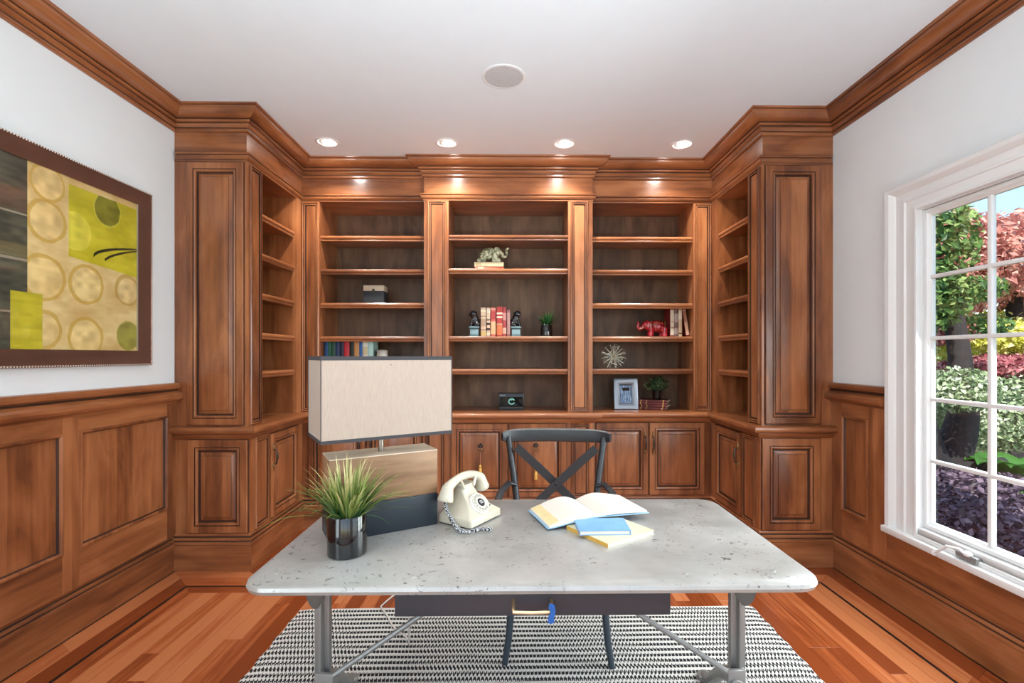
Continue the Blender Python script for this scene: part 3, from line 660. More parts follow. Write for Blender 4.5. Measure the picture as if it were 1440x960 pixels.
# ------------------------------------------------------------------ table lamp
LA = R(29.4); lamp_o = thing('table_lamp', (-.510, 1.8975, DZ), LA, label='table lamp with big cream box shade and two tone wood block base', cat='lamp')
LWOOD = wood('lamp_oak_block', 0, L(.10, .048, .022), L(.22, .115, .055), L(.36, .21, .11), rough=.5, coat=.1, scale=.9); LTOP = wood('lamp_end_grain', 0, L(.50, .38, .26), L(.66, .54, .40), L(.75, .63, .50), rough=.5, coat=0)
NAVY = plain('blue_black_stain', rgb(26, 36, 46), .42)
LINEN = N('cream_linen'); tc = LINEN.n('TexCoord'); wv = LINEN.n('TexNoise', {'Vector': LINEN.n('Mapping', {'Vector': tc.outputs['Object'], 'Scale': (900, 900, 30)}).outputs[0], 'Scale': 1.0}); LINEN.p(base=LINEN.ramp(wv.outputs[0], [(.3, rgb(164, 148, 134)), (.7, rgb(178, 162, 148))]), rough=.9); LINEN = LINEN.m
BAND = plain('charcoal_trim_ribbon', rgb(58, 57, 60), .8)
def lob(nm, mb, mat, par=lamp_o, **k): return obj(nm, mb, mat, par, local=True, **k)
bs = MB().box(-.20, .20, -.0775, .0775, .124, .290); lob('base_block', bs, LWOOD, bev=.002)
lob('base_top', MB().box(-.20, .20, -.0775, .0775, .290, .2935), LTOP); lob('base_band', MB().box(-.2008, .2008, -.0783, .0783, 0, .124), NAVY, bev=.002)
lob('stem', MB().lathe([(.011, .2935), (.011, .40), (.006, .41), (.006, .62), (.009, .63), (0, .64)], 14), plain('nickel', rgb(150, 140, 128), .3, .8))
lob('bulb', MB().ell((0, 0, .47), (.03, .03, .045)), plain('frosted_bulb', rgb(240, 238, 230), .5))
sw, sd, z0, z1 = .24, .125, .358, .658; SA = Matrix.Rotation(R(2), 4, 'Z')
def wallbox(z0, z1, o, t):
    m_ = MB()
    for a in ((-sw - o, sw + o, -sd - o, -sd - o + t), (-sw - o, sw + o, sd + o - t, sd + o), (-sw - o, -sw - o + t, -sd - o + t, sd + o - t), (sw + o - t, sw + o, -sd - o + t, sd + o - t)): m_.box(a[0], a[1], a[2], a[3], z0, z1, M=SA)
    return m_
sh = lob('shade', wallbox(z0, z1, 0, .003), LINEN)
obj('shade_trim', wallbox(z0 - .0, z0 + .012, .001, .005), BAND, sh, local=True); obj('shade_trim', wallbox(z1 - .014, z1, .001, .005), BAND, sh, local=True)
mb = MB()
for sx_, sy_ in ((-1, -1), (1, -1), (-1, 1), (1, 1)): mb.box(sx_ * sw - .0014, sx_ * sw + .0014, sy_ * sd - .0014, sy_ * sd + .0014, z0, z1, M=SA)
obj('corner_seam', mb, BAND, sh, local=True)
mb = MB().tube([SA @ V((-sw, 0, z1 - .03)), (0, 0, .625), SA @ V((sw, 0, z1 - .03))], .003, 6); mb.tube([SA @ V((0, -sd, z1 - .03)), (0, 0, .625), SA @ V((0, sd, z1 - .03))], .003, 6); obj('spider', mb, STEEL, sh, local=True)
# cord from the lamp over the back of the desk to the floor
cp = [(-.48, 1.97, .7625), (-.50, 2.10, .7635), (-.50, 2.25, .7635), (-.50, 2.275, .752), (-.50, 2.28, .55), (-.49, 2.30, .25), (-.50, 2.36, .05), (-.53, 2.45, .018), (-.62, 2.55, .017), (-.68, 2.66, .017), (-.735, 2.745, .017), (-.74, 2.80, .008), (-.70, 2.92, .006), (-.64, 3.00, .006), (-.56, 3.03, .006)]
def smooth_path(pts, n=4):
    pts = [V(p) for p in pts]; o = []
    for i in range(len(pts) - 1):
        p0, p1, p2, p3 = pts[max(i - 1, 0)], pts[i], pts[i + 1], pts[min(i + 2, len(pts) - 1)]
        for j in range(n):
            t = j / n; o.append(.5 * ((2 * p1) + (p2 - p0) * t + (2 * p0 - 5 * p1 + 4 * p2 - p3) * t * t + (3 * p1 - p0 - 3 * p2 + p3) * t ** 3))
    return o + [pts[-1]]
obj('power_cord', MB().tube(smooth_path(cp), .0042, 6), plain('white_cord', rgb(225, 220, 212), .5), lamp_o)
# ------------------------------------------------------------------ potted grass
def leafmat(name, cols, rough=.5, trans=.35):
    k = N(name); g = k.n('NewGeometry'); c = k.ramp(g.outputs['Random Per Island'], [(i / max(1, len(cols) - 1), q) for i, q in enumerate(cols)])
    k.p(base=c, rough=rough); t = k.n('BsdfTranslucent', {'Color': c}); mx = k.n('MixShader', {0: trans, 1: k.b.outputs[0], 2: t.outputs[0]}); k.t.links.new(mx.outputs[0], k.o.inputs[0]); return k.m
def grassmat(name, z0, z1, lo, mid, hi):
    k = N(name); tc = k.n('TexCoord'); g = k.n('NewGeometry'); s_ = k.n('SeparateXYZ', {0: tc.outputs['Object']})
    f = k.math('ADD', k.math('DIVIDE', k.math('SUBTRACT', s_.outputs[2], z0), z1 - z0), k.math('MULTIPLY', k.math('SUBTRACT', g.outputs['Random Per Island'], .5), .5))
    c = k.ramp(f, [(.0, lo), (.42, mid), (.85, hi)]); k.p(base=c, rough=.45); t = k.n('BsdfTranslucent', {'Color': c}); mx = k.n('MixShader', {0: .25, 1: k.b.outputs[0], 2: t.outputs[0]}); k.t.links.new(mx.outputs[0], k.o.inputs[0]); return k.m
def blades(mb, n, r0, ln, lean, wd, z, seed, droop=.5, seg=7):
    g = random.Random(seed)
    for i in range(n):
        a = g.uniform(0, 2 * math.pi); rr = r0 * math.sqrt(g.random()); l = g.uniform(*ln); th = lean[0] + (lean[1] - lean[0]) * g.random() ** 1.3; dr_ = g.uniform(0, droop)
        d = V((math.cos(a), math.sin(a), 0)); sd_ = V((-d.y, d.x, 0)); p = d * rr + V((0, 0, z)); vs = []; w_ = wd * g.uniform(.7, 1.3)
        for k in range(seg + 1):
            t = k / seg; f = w_ * (1 - t ** 2.2) * (.75 + .5 * math.sin(t * 2.4)) + .0002
            vs += [p - sd_ * f / 2 + V((0, 0, f * .15)), p + sd_ * f / 2 + V((0, 0, f * .15))]
            ang = th + dr_ * t * t * 2.0; p = p + (d * math.sin(ang) + V((0, 0, 1)) * math.cos(ang)) * l / seg
        mb.add(vs, [(2 * k, 2 * k + 1, 2 * k + 3, 2 * k + 2) for k in range(seg)])
POTB = plain('glossy_black_ceramic', rgb(14, 15, 17), .08, 0, coat=.5); SOIL = plain('dark_soil', rgb(40, 34, 28), .95)
def pot(parent, r, h, rb=None):
    rb = rb or r
    obj('pot', MB().lathe([(0, .001), (rb - .006, 0), (rb - .001, .004), (rb, .010), (r, h - .003), (r - .002, h), (r - .006, h), (r - .007, h - .02), (r - .008, h - .03), (0, h - .03)], 40), POTB, parent, local=True)
    obj('soil', MB().lathe([(r - .0075, h - .02), (r * .5, h - .014), (0, h - .012)], 20), SOIL, parent, local=True)
g1 = thing('potted_grass', (-.555, 1.648, DZ), label='big tuft of green grass in glossy black pot at left end of the desk', cat='plant')
pot(g1, .064, .135)
mb = MB(); blades(mb, 210, .048, (.11, .215), (.03, .85), .0062, .12, 3, .6); blades(mb, 70, .05, (.09, .16), (.1, 1.0), .0085, .12, 8, .55); blades(mb, 44, .05, (.17, .26), (.75, 1.25), .0054, .125, 5, .7)
obj('foliage', mb, grassmat('grass_blades', .12, .34, rgb(28, 84, 40), rgb(128, 150, 72), rgb(228, 216, 160)), g1, local=True, kind='stuff')
# ------------------------------------------------------------------ smooth bodies by voxel remesh
def blob(name, mb, mat, parent, voxel=.004, local=True, smooth_it=4, **k):
    o = obj('_tmp', mb, mat, None, local=True); m = o.modifiers.new('r', 'REMESH'); m.mode = 'VOXEL'; m.voxel_size = voxel
    s_ = o.modifiers.new('s', 'SMOOTH'); s_.iterations = smooth_it; s_.factor = .5
    dg = bpy.context.evaluated_depsgraph_get(); me = bpy.data.meshes.new_from_object(o.evaluated_get(dg)); bpy.data.objects.remove(o)
    me.polygons.foreach_set('use_smooth', [True] * len(me.polygons))
    n = bpy.data.objects.new(name, me); COL.objects.link(n); n.parent = parent; W[n] = W.get(parent, Matrix.Identity(4)) if parent else Matrix.Identity(4)
    if not me.materials: me.materials.append(mat)
    return mark(n, **k)
# ------------------------------------------------------------------ telephone
CRM = plain('cream_bakelite', rgb(196, 188, 168), .22, coat=.4, var=.02); BEI = plain('beige_bakelite', rgb(205, 180, 138), .3, coat=.3)
phn = thing('rotary_telephone', (-.176, 1.992, DZ), math.atan2(.839, .545), label='cream vintage rotary telephone with braided cord on the grey desk', cat='telephone')
def pob(nm, mb, mat, par=phn, **k): return obj(nm, mb, mat, par, local=True, **k)
def sqloft(levels, n=6):                                     # (z, halfwidth x, y front, y back, corner radius)
    mb = MB(); vs = []; k = 4 * (n + 1)
    for z, hx, y0, y1, r in levels: vs += [(x, y, z) for x, y in rrect(-hx, hx, y0, y1, r, n)]
    return mb.add(vs, [(a * k + j, a * k + (j + 1) % k, a * k + k + (j + 1) % k, a * k + k + j) for a in range(len(levels) - 1) for j in range(k)] + [tuple(range(k))[::-1], tuple(range((len(levels) - 1) * k, len(levels) * k))])
pob('foot_plate', sqloft([(0, .100, -.080, .080, .012), (.005, .100, -.080, .080, .012)]), BLACKM)
pob('body', sqloft([(.005, .104, -.084, .084, .012), (.030, .103, -.083, .084, .012), (.034, .098, -.078, .082, .012), (.046, .080, -.064, .078, .012), (.062, .062, -.048, .072, .014), (.080, .050, -.032, .064, .014), (.100, .043, -.012, .058, .014), (.118, .040, .002, .056, .014), (.132, .038, .006, .052, .012), (.138, .036, .010, .048, .010)]), CRM, smooth=.9)
cr_ = MB()
for s in (-1, 1):
    for y in (.006, .05): cr_.tube([(s * .028, y, .128), (s * .036, y, .140), (s * .046, y, .160)], [.008, .007, .005], 8)
    cr_.tube([(s * .034, .004, .136), (s * .034, .052, .136)], .008, 8)
pob('cradle', cr_, CRM)
n_ = V((0, -.74, .67)).normalized(); tl = Matrix.Rotation(math.atan2(-n_.y, n_.z), 4, 'X'); dc = V((0, -.048, .068))
DM = Matrix.Translation(dc) @ tl
def dl(prof, n=32): m_ = MB(); m_.lathe(prof, n, M=DM); return m_
pob('dial_plate', dl([(.046, -.004), (.046, .004), (.043, .007), (.0, .007)]), plain('dial_number_plate', rgb(236, 234, 226), .3))
fw = MB()
fw.lathe([(.0425, .0078), (.0425, .0105), (.018, .0115), (.018, .0078)], 40, M=DM); wh = pob('finger_wheel', fw, plain('dial_wheel', rgb(214, 208, 192), .2, .1, .4))
hl = MB()
for i in range(10):
    a = R(60 + 27 * i); c = DM @ V((.031 * math.cos(a), .031 * math.sin(a), .0108)); hl.lathe([(.0066, 0), (.0066, .0004), (0, .0005)], 12, c, M=tl)
obj('finger_hole', hl, plain('dial_hole_shadow_grey', rgb(150, 146, 138), .5), wh, local=True)
ctr = dl([(.017, .0115), (.0165, .0135), (0, .0138)], 24); pob('dial_centre', ctr, plain('dial_label_black', rgb(34, 36, 42), .35), wh)
tx = MB()
for i, (a, b, y) in enumerate(((-.009, .008, .006), (-.010, .010, .001), (-.008, .009, -.004))): tx.box(a, b, y - .0008, y + .0008, .0138, .0141, M=DM)
obj('dial_print', tx, WHITE, wh, local=True)
st_ = MB().tube([DM @ V((.038, -.020, .008)), DM @ V((.040, -.024, .013)), DM @ V((.030, -.026, .014))], .0016, 6); pob('finger_stop', st_, STEEL)
hs = MB(); pts = []
for t in np.linspace(-1, 1, 15): pts.append((.105 * t, .028, .143 + .028 * (1 - t * t)))
hs.tube(pts, [.021, .020, .019, .018, .0172, .017, .017, .017, .017, .017, .0172, .018, .019, .020, .021], 12)
for s in (-1, 1):
    Mx = Matrix.Translation((s * .106, .028, .138)) @ Matrix.Rotation(R(-s * 18), 4, 'Y')
    m2 = MB(); hs.lathe([(.0, .020), (.014, .019), (.022, .010), (.025, -.004), (.030, -.030), (.032, -.036), (.031, -.041), (0, -.042)], 20, M=Mx)
hnd = blob('handset', hs, CRM, phn, voxel=.0035, smooth_it=3)
for s in (-1, 1):
    Mx = Matrix.Translation((s * .106, .028, .138)) @ Matrix.Rotation(R(-s * 18), 4, 'Y'); c_ = MB(); c_.lathe([(.0318, -.036), (.0322, -.040), (.030, -.046), (.012, -.047), (0, -.046)], 24, M=Mx); obj('ear_cap', c_, CRM, hnd, local=True)
def zcol(name):
    k = N(name); tc = k.n('TexCoord'); s_ = k.n('TexWave', {'Vector': tc.outputs['Object'], 'Scale': 55.0, 'Distortion': 2.5}); k.p(base=k.ramp(s_.outputs[0], [(.52, rgb(28, 32, 38)), (.62, rgb(205, 205, 205))]), rough=.6); return k.m
cpts = smooth_path([(-.118, .020, .105), (-.128, .016, .07), (-.118, -.002, .03), (-.125, -.03, .010), (-.150, -.075, .009), (-.135, -.115, .009), (-.105, -.125, .009), (-.088, -.150, .009), (-.082, -.165, .012)], 26)
cc = MB(); tw = []
for i, p in enumerate(cpts):
    t = (cpts[min(i + 1, len(cpts) - 1)] - cpts[max(i - 1, 0)]).normalized(); a = t.orthogonal().normalized(); b = t.cross(a); q = i * .95; tw.append(p + V((0, 0, .002)) + (a * math.cos(q) + b * math.sin(q)) * .0055)
cc.tube(smooth_path(tw, 2), .0034, 5); cc.tube(cpts, .0038, 6); pob('cord', cc, zcol('braided_cord'))
# ------------------------------------------------------------------ books
PAPER = plain('book_paper', rgb(232, 224, 206), .85, var=.03); PAPERW = plain('white_book_paper', rgb(222, 214, 202), .85, var=.01)
def book_parts(root, t, h, d, cm, pages=PAPER, bands=None, cv=.0025, groove=True):      # local: spine at y=0 facing -y, thickness along x, height along z
    mb = MB(); mb.box(-t / 2, -t / 2 + cv, .0, d, 0, h); mb.box(t / 2 - cv, t / 2, .0, d, 0, h)
    k = 6; vs = []
    for z in (0, h):
        for i in range(k + 1): a = math.pi * i / k; vs.append((-t / 2 * math.cos(a), -.0035 * math.sin(a), z))
        for i in range(k, -1, -1): a = math.pi * i / k; vs.append((-(t / 2 - cv) * math.cos(a), .003 - .0035 * math.sin(a), z))
    n = 2 * (k + 1); mb.add(vs, [(j, (j + 1) % n, n + (j + 1) % n, n + j) for j in range(n)] + [(j, j + 1, n - 2 - j, n - 1 - j) for j in range(k)] + [(n + j, n + j + 1, 2 * n - 2 - j, 2 * n - 1 - j) for j in range(k)])
    obj('cover', mb, cm, root, local=True, smooth=.5)
    obj('pages', MB().box(-t / 2 + cv, t / 2 - cv, .003, d - .004, .003, h - .003), pages, root, local=True, smooth=0)
    for (z0, z1, m_) in (bands or []):
        b = MB(); vs = []
        for z in (z0 * h, z1 * h):
            for i in range(k + 1): a = math.pi * i / k; vs.append((-(t / 2 + .0004) * math.cos(a), -.0042 * math.sin(a), z))
            vs.append((t / 2 - .001, .002, z)); vs.append((-t / 2 + .001, .002, z))
        n2 = k + 3; b.add(vs, [(j, (j + 1) % n2, n2 + (j + 1) % n2, n2 + j) for j in range(n2)] + [tuple(range(n2)), tuple(range(n2, 2 * n2))[::-1]])
        obj('spine_band', b, m_, root, local=True, smooth=.5)
    return root
MC = {}
def cm(r, g, b, rough=.5):
    key = (r, g, b, rough)
    if key not in MC: MC[key] = plain('cloth_%d_%d_%d' % key[:3], rgb(r, g, b), rough, var=.07, vscale=30)
    return MC[key]
GILT = plain('gilt', rgb(206, 170, 100), .35, .6); PALE = cm(228, 214, 190); DK = cm(60, 30, 28)
def shelf_book(x, z, y, t, h, d, c, label, group, bands=None, tilt=0, pages=PAPER):
    o = thing('book', (x, y, z), 0, label, 'book', group); book_parts(o, t, h, d, c, pages, bands)
    if tilt: o.rotation_euler = (0, R(tilt), 0)
    return o
YS = 4.235
B_ = 'books between the lion bookends'
sp = lambda *q: list(q)
shelf_book(-.259, SH[3], YS, .044, .250, .17, cm(206, 178, 150), 'tan book with oval spine mark, leftmost between the lion bookends', B_, sp((.05, .16, GILT), (.22, .24, DK), (.36, .62, cm(176, 146, 120)), (.70, .72, DK), (.86, .92, PALE)))
shelf_book(-.215, SH[3], YS + .004, .030, .250, .16, cm(214, 186, 160), 'slim beige spotted book, second from the left lion bookend', B_, sp((.06, .13, PALE), (.22, .30, DK), (.40, .48, DK), (.56, .6, DK), (.82, .95, PALE)))
shelf_book(-.174, SH[3], YS, .042, .252, .17, cm(206, 96, 86), 'coral red book with pale lower spine, third between the lion bookends', B_, sp((.08, .52, cm(232, 176, 132)), (.60, .86, cm(176, 60, 60)), (.93, .96, PALE)))
shelf_book(-.119, SH[3], YS, .050, .260, .18, cm(178, 58, 52), 'thick red book with orange label, fourth between the lion bookends', B_, sp((.06, .40, cm(206, 112, 66)), (.41, .43, PALE), (.62, .68, PALE), (.74, .80, PALE)))
shelf_book(-.076, SH[3], YS + .002, .030, .256, .17, cm(168, 62, 66), 'slim dusty red book, fifth between the lion bookends', B_, sp((.10, .3, cm(214, 170, 150)), (.55, .8, cm(196, 130, 124))))
shelf_book(-.041, SH[3], YS + .006, .026, .232, .16, cm(150, 96, 98), 'short mauve book touching the right lion bookend', B_, sp((.1, .9, cm(176, 132, 128))))
B2 = 'books behind the lamp shade'
xs = [-1.635, -1.592, -1.574, -1.525, -1.488, -1.458, -1.421, -1.354, -1.311, -1.275, -1.208]
cl = [((32, 70, 120), 'navy and white book, leftmost behind the lamp shade'), ((24, 96, 60), 'slim green book next to the leftmost navy one'), ((36, 78, 60), 'bottle green book behind the lamp shade'), ((34, 52, 92), 'dark blue book left of the red one'), ((24, 28, 60), 'midnight blue book touching the red one'), ((190, 40, 52), 'bright red book in the row behind the lamp shade'), ((34, 34, 26), 'black book right of the bright red one'), ((196, 140, 84), 'tan orange book right of the black one'), ((40, 92, 158), 'slim mid blue book right of the tan one'), ((222, 220, 206), 'white book with small label in the row behind the lamp shade'), ((178, 212, 204), 'pale mint book at right end of the row behind the lamp shade')]
edges = [-1.645, -1.610, -1.585, -1.545, -1.510, -1.475, -1.428, -1.385, -1.345, -1.318, -1.270, -1.215]
edges = [e - .0 for e in edges]
e0 = -1.622
wds = [.034, .022, .038, .036, .036, .048, .040, .044, .028, .044, .046]
for wd_, (c, lb) in zip(wds, cl):
    hh = .240
    bd = {'navy': sp((.1, .4, PALE)), 'white': sp((.5, .78, cm(206, 190, 150)), (.2, .24, DK))}.get(lb.split()[0])
    shelf_book(e0 + wd_ / 2, SH[4], YS, wd_ - .001, hh - (.0 if wd_ > .03 else .004), .16, cm(*c), lb, B2, bd); e0 += wd_
B3 = 'books at the right end of the elephant shelf'
shelf_book(1.378, SH[3], YS - .0, .034, .250, .18, cm(150, 40, 36), 'red book with cream spine beside the red elephant', B3, sp((.06, .94, PALE), (.30, .34, cm(200, 90, 70)), (.5, .54, cm(200, 90, 70))))
shelf_book(1.414, SH[3], YS, .034, .250, .17, cm(120, 92, 84), 'grey brown patterned book, middle of three upright by the red elephant', B3, sp((.1, .3, cm(170, 150, 140)), (.5, .8, cm(176, 156, 148))))
shelf_book(1.448, SH[3], YS, .030, .252, .17, cm(212, 186, 150), 'tan book upright next to the leaning dark red one', B3, sp((.6, .9, PALE), (.1, .14, DK)))
shelf_book(1.515, SH[3] + .0015, YS, .028, .252, .18, cm(120, 26, 24), 'dark red book leaning against right side of its shelf', B3, sp((.06, .94, cm(222, 176, 146)), (.5, .9, cm(206, 110, 84))), tilt=-8.5)
def lying_book(label, x, y, z, rot, t, h, d, c, group=None, bands=None, pages=PAPER):   # lies flat: spine faces local -y
    o = thing('book', (x, y, z), rot, label, 'book', group)
    book_parts(o, t, h, d, c, pages, bands)
    Mr = Matrix.Rotation(R(90), 4, 'Y') @ Matrix.Translation((0, 0, -h / 2))
    for ch_ in o.children: ch_.data.transform(Matrix.Translation((0, 0, t / 2)) @ Mr)
    return o
G4 = 'dark red books stacked under the small plant'
for i, (lb, dx, rot, h) in enumerate((('dark red book, lowest in the stack under the small plant', 0, 3, .285), ('dark red book, second from the bottom under the small plant', .008, -1, .29), ('dark red book, third from the bottom under the small plant', .004, 4, .30), ('dark red book, topmost of the stack under the small plant', .008, 2, .30))):
    lying_book(lb, 1.20 + dx, YS + .015, CT + i * .0215, R(rot - 29), .0213, h - .05, .17, cm(96, 30, 30), G4, sp((.1, .13, GILT), (.3, .32, GILT), (.86, .9, GILT)))
lying_book('coral pink book at bottom beneath the green elephant', -.206, YS, SH[1], R(2), .036, .245, .18, cm(232, 128, 108), 'books under the green elephant', sp((.1, .3, cm(244, 190, 170))))
lying_book('cream book on top of the coral one, beneath the green elephant', -.210, YS - .006, SH[1] + .0362, R(-1), .040, .252, .18, cm(216, 206, 168), 'books under the green elephant', sp((.06, .24, cm(196, 182, 140))))
# ------------------------------------------------------------------ books lying on the desk
def desk_slab(name, label, cat, poly, z, t, cover_mat, page_mat, spine_edges, cv=.0022, inset=.004):
    c = sum((V(p) for p in poly), V((0, 0))) / len(poly); o = thing(name, (c.x, c.y, z), 0, label, cat)
    q = [(p[0] - c.x, p[1] - c.y) for p in poly]; mb = MB(); mb.prism(q, 0, cv); mb.prism(q, t - cv, t)
    for i in spine_edges:
        a, b = V(q[i]), V(q[(i + 1) % len(q)]); n = V((-(b - a).y, (b - a).x)).normalized() * cv
        if n.dot(-a) < 0: n = -n
        mb.prism([tuple(a), tuple(b), tuple(b + n), tuple(a + n)], cv, t - cv)
    obj('cover', mb, cover_mat, o, local=True, smooth=0)
    ins = [tuple(V(p) * (1 - inset / V(p).length)) for p in q]
    obj('pages', MB().prism(ins, cv, t - cv), page_mat, o, local=True, smooth=0)
    return o
cream = desk_slab('book', 'pale cream covered book with gold spine, at bottom of the pile on the desk', 'book', [(.325, 1.681), (.522, 1.812), (.40, 1.995), (.203, 1.864)], DZ, .014, cm(206, 203, 172), PAPERW, [3])
m_ = MB(); a, b = V((.203, 1.864)), V((.325, 1.681)); cc_ = V(cream.location.xy); u_ = (b - a).normalized(); nn = V((-u_.y, u_.x)) * -.0006
m_.prism([tuple(a - cc_ + nn), tuple(b - cc_ + nn), tuple(b - cc_ - nn * 3), tuple(a - cc_ - nn * 3)], .0, .0138); obj('spine', m_, cm(206, 160, 66), cream, local=True, smooth=0, label='gold spine')
desk_slab('book', 'blue hardback book under the open book, on top of the cream one', 'book', [(.238, 1.760), (.424, 1.764), (.428, 1.900), (.234, 1.895)], DZ + .0143, .0165, cm(120, 168, 214), PAPERW, [1])
ob = thing('open_book', (.30, 2.015, DZ + .0312), math.atan2(2.114 - 1.894, .264 - .33) - math.pi / 2, 'open book with blank white pages and pale blue cover lying on the blue book', 'book')
def obx(prof, y0, y1, nm, mat, smooth=.6):
    mb = MB(); k = len(prof); vs = [(x, y, z) for y in (y0, y1) for x, z in prof]; mb.add(vs, [(j, (j + 1) % k, k + (j + 1) % k, k + j) for j in range(k)] + [tuple(range(k))[::-1], tuple(range(k, 2 * k))])
    return obj(nm, mb, mat, ob, local=True, smooth=smooth)
hl_ = .112; wl, wr_ = .205, .215
dz = lambda x: (-.024 * min(1, max(0, (-x - .04) / .16))) if x < 0 else (-.004 * x / .2)
topc = lambda x, w_: .006 + .024 * math.sin(min(1, abs(x) / (w_ * .42)) * math.pi / 2) * (1 - max(0, (abs(x) - w_ * .42) / (w_ * .58)) ** 1.3 * .80)
for s, w_ in ((-1, wl), (1, wr_)):
    xs_ = [s * w_ * t for t in np.linspace(0.004, 1, 14)]
    prof = [(x, topc(x, w_) + dz(x)) for x in xs_] + [(x, .0026 + dz(x) + (.004 * math.sin(min(1, abs(x) / w_) * math.pi) if s > 0 else 0)) for x in xs_[::-1]]
    obx(prof, -hl_, hl_, 'page_block', PAPERW)
    xs_ = [s * (w_ + .008) * t for t in np.linspace(0.0, 1, 10)]
    obx([(x, .0025 + dz(x)) for x in xs_] + [(x, .0 + dz(x)) for x in xs_[::-1]], -hl_ - .004, hl_ + .004, 'cover', cm(150, 190, 220))
    if s < 0:
        xs_ = [-w_ * t for t in np.linspace(.80, .985, 5)]
        obx([(x, topc(x, w_) + dz(x) + .0006) for x in xs_] + [(x, topc(x, w_) + dz(x) + .0001) for x in xs_[::-1]], -hl_ + .002, hl_ - .002, 'page_edge', cm(236, 214, 160))
# ------------------------------------------------------------------ ornaments on the shelves
def place(o, x, y, z): o.location = (x, y, z)
CEL = N('celadon_glaze'); tc = CEL.n('TexCoord'); n1 = CEL.n('TexNoise', {'Vector': tc.outputs['Object'], 'Scale': 38.0, 'Detail': 3}); CEL.p(base=CEL.ramp(n1.outputs[0], [(.36, rgb(104, 108, 82)), (.5, rgb(188, 188, 150)), (.62, rgb(220, 224, 194))]), rough=.18, coat=.4); CEL = CEL.m
e1 = thing('elephant_figurine', (-.192, YS + .075, SH[1] + .0764), 0, 'pale green glazed elephant figurine with curled trunk on two books', 'figurine')
mb = MB(); mb.ell((-.02, 0, .088), (.075, .045, .052)); mb.ell((.048, -.004, .108), (.036, .036, .038))
for x, y in ((-.075, -.025), (-.068, .028), (.030, -.028), (.032, .028)): mb.tube([(x, y, .085), (x, y, .03), (x - .002, y, .002)], [.030, .024, .027], 12)
mb.ell((-.098, -.024, .026), (.030, .022, .026)); mb.ell((.058, -.024, .022), (.026, .022, .026))
trk = smooth_path([(.07, -.006, .112), (.088, -.008, .085), (.104, -.008, .060), (.124, -.008, .062), (.134, -.008, .088), (.130, -.008, .118), (.142, -.008, .132), (.158, -.008, .130)], 4); mb.tube(trk, list(np.linspace(.018, .007, len(trk))), 8)
blob('body', mb, CEL, e1, .0042)
for y in (-.042, .036): obj('ear', MB().ell((.052, y, .104), (.026, .007, .036), M=Matrix.Rotation(R(-18), 4, 'Y')), CEL, e1, local=True)
mb = MB(); mb.tube(smooth_path([(.078, -.02, .086), (.096, -.026, .078), (.108, -.026, .086)]), .0045, 6); obj('tusk', mb, plain('ivory_glaze', rgb(226, 220, 190), .3), e1, local=True)
RED = N('red_glaze'); tc = RED.n('TexCoord'); n1 = RED.n('TexNoise', {'Vector': tc.outputs['Object'], 'Scale': 26.0, 'Detail': 2}); RED.p(base=RED.ramp(n1.outputs[0], [(.3, rgb(110, 14, 26)), (.55, rgb(176, 24, 42)), (.72, rgb(206, 84, 90))]), rough=.12, coat=.6); RED = RED.m
e2 = thing('elephant_figurine', (1.225, YS + .05, SH[3]), 0, 'glossy red elephant figurine with gold blanket facing left beside books', 'figurine')
mb = MB(); mb.ell((.035, 0, .092), (.082, .052, .055)); mb.ell((-.058, -.004, .104), (.042, .040, .043))
for x, y in ((-.028, -.028), (-.020, .030), (.092, -.026), (.085, .03)): mb.tube([(x, y, .085), (x, y, .035), (x - .004, y, .002)], [.033, .026, .029], 12)
trk = smooth_path([(-.086, -.006, .098), (-.108, -.008, .075), (-.126, -.008, .072), (-.138, -.008, .092), (-.132, -.008, .122), (-.142, -.008, .134)], 4); mb.tube(trk, list(np.linspace(.022, .009, len(trk))), 8)
blob('body', mb, RED, e2, .0045)
for y in (-.046, .040): obj('ear', MB().ell((-.040, y, .098), (.030, .008, .038), M=Matrix.Rotation(R(15), 4, 'Y')), RED, e2, local=True)
mb = MB(); mb.tube(smooth_path([(-.092, -.022, .084), (-.112, -.028, .074), (-.124, -.028, .080)]), .0045, 6); obj('tusk', mb, PALE, e2, local=True)
GLD = plain('gold_green_enamel', rgb(150, 124, 62), .3, .5)
mb = MB()
for a in np.linspace(-50, 50, 6):
    mb.tube([(.035 + .055 * (a / 50), .0535 * math.sin(q) - .0, .092 + .0575 * math.cos(q)) for q in np.linspace(-1.9, 1.9, 14)], .0028, 5) if abs(a) > 45 else mb.ell((.035 + .055 * a / 50, -.043, .125 - .012 * abs(a) / 50), (.006, .004, .007), 8, 5)
obj('blanket_trim', mb, GLD, e2, local=True)
LB = N('lion_black_glaze'); LB.p(base=rgb(22, 22, 26), rough=.16, coat=.5); LB = LB.m; PED = plain('teal_grey_pedestal', rgb(140, 172, 180), .4); PEDD = plain('dark_green_band', rgb(36, 62, 62), .35)
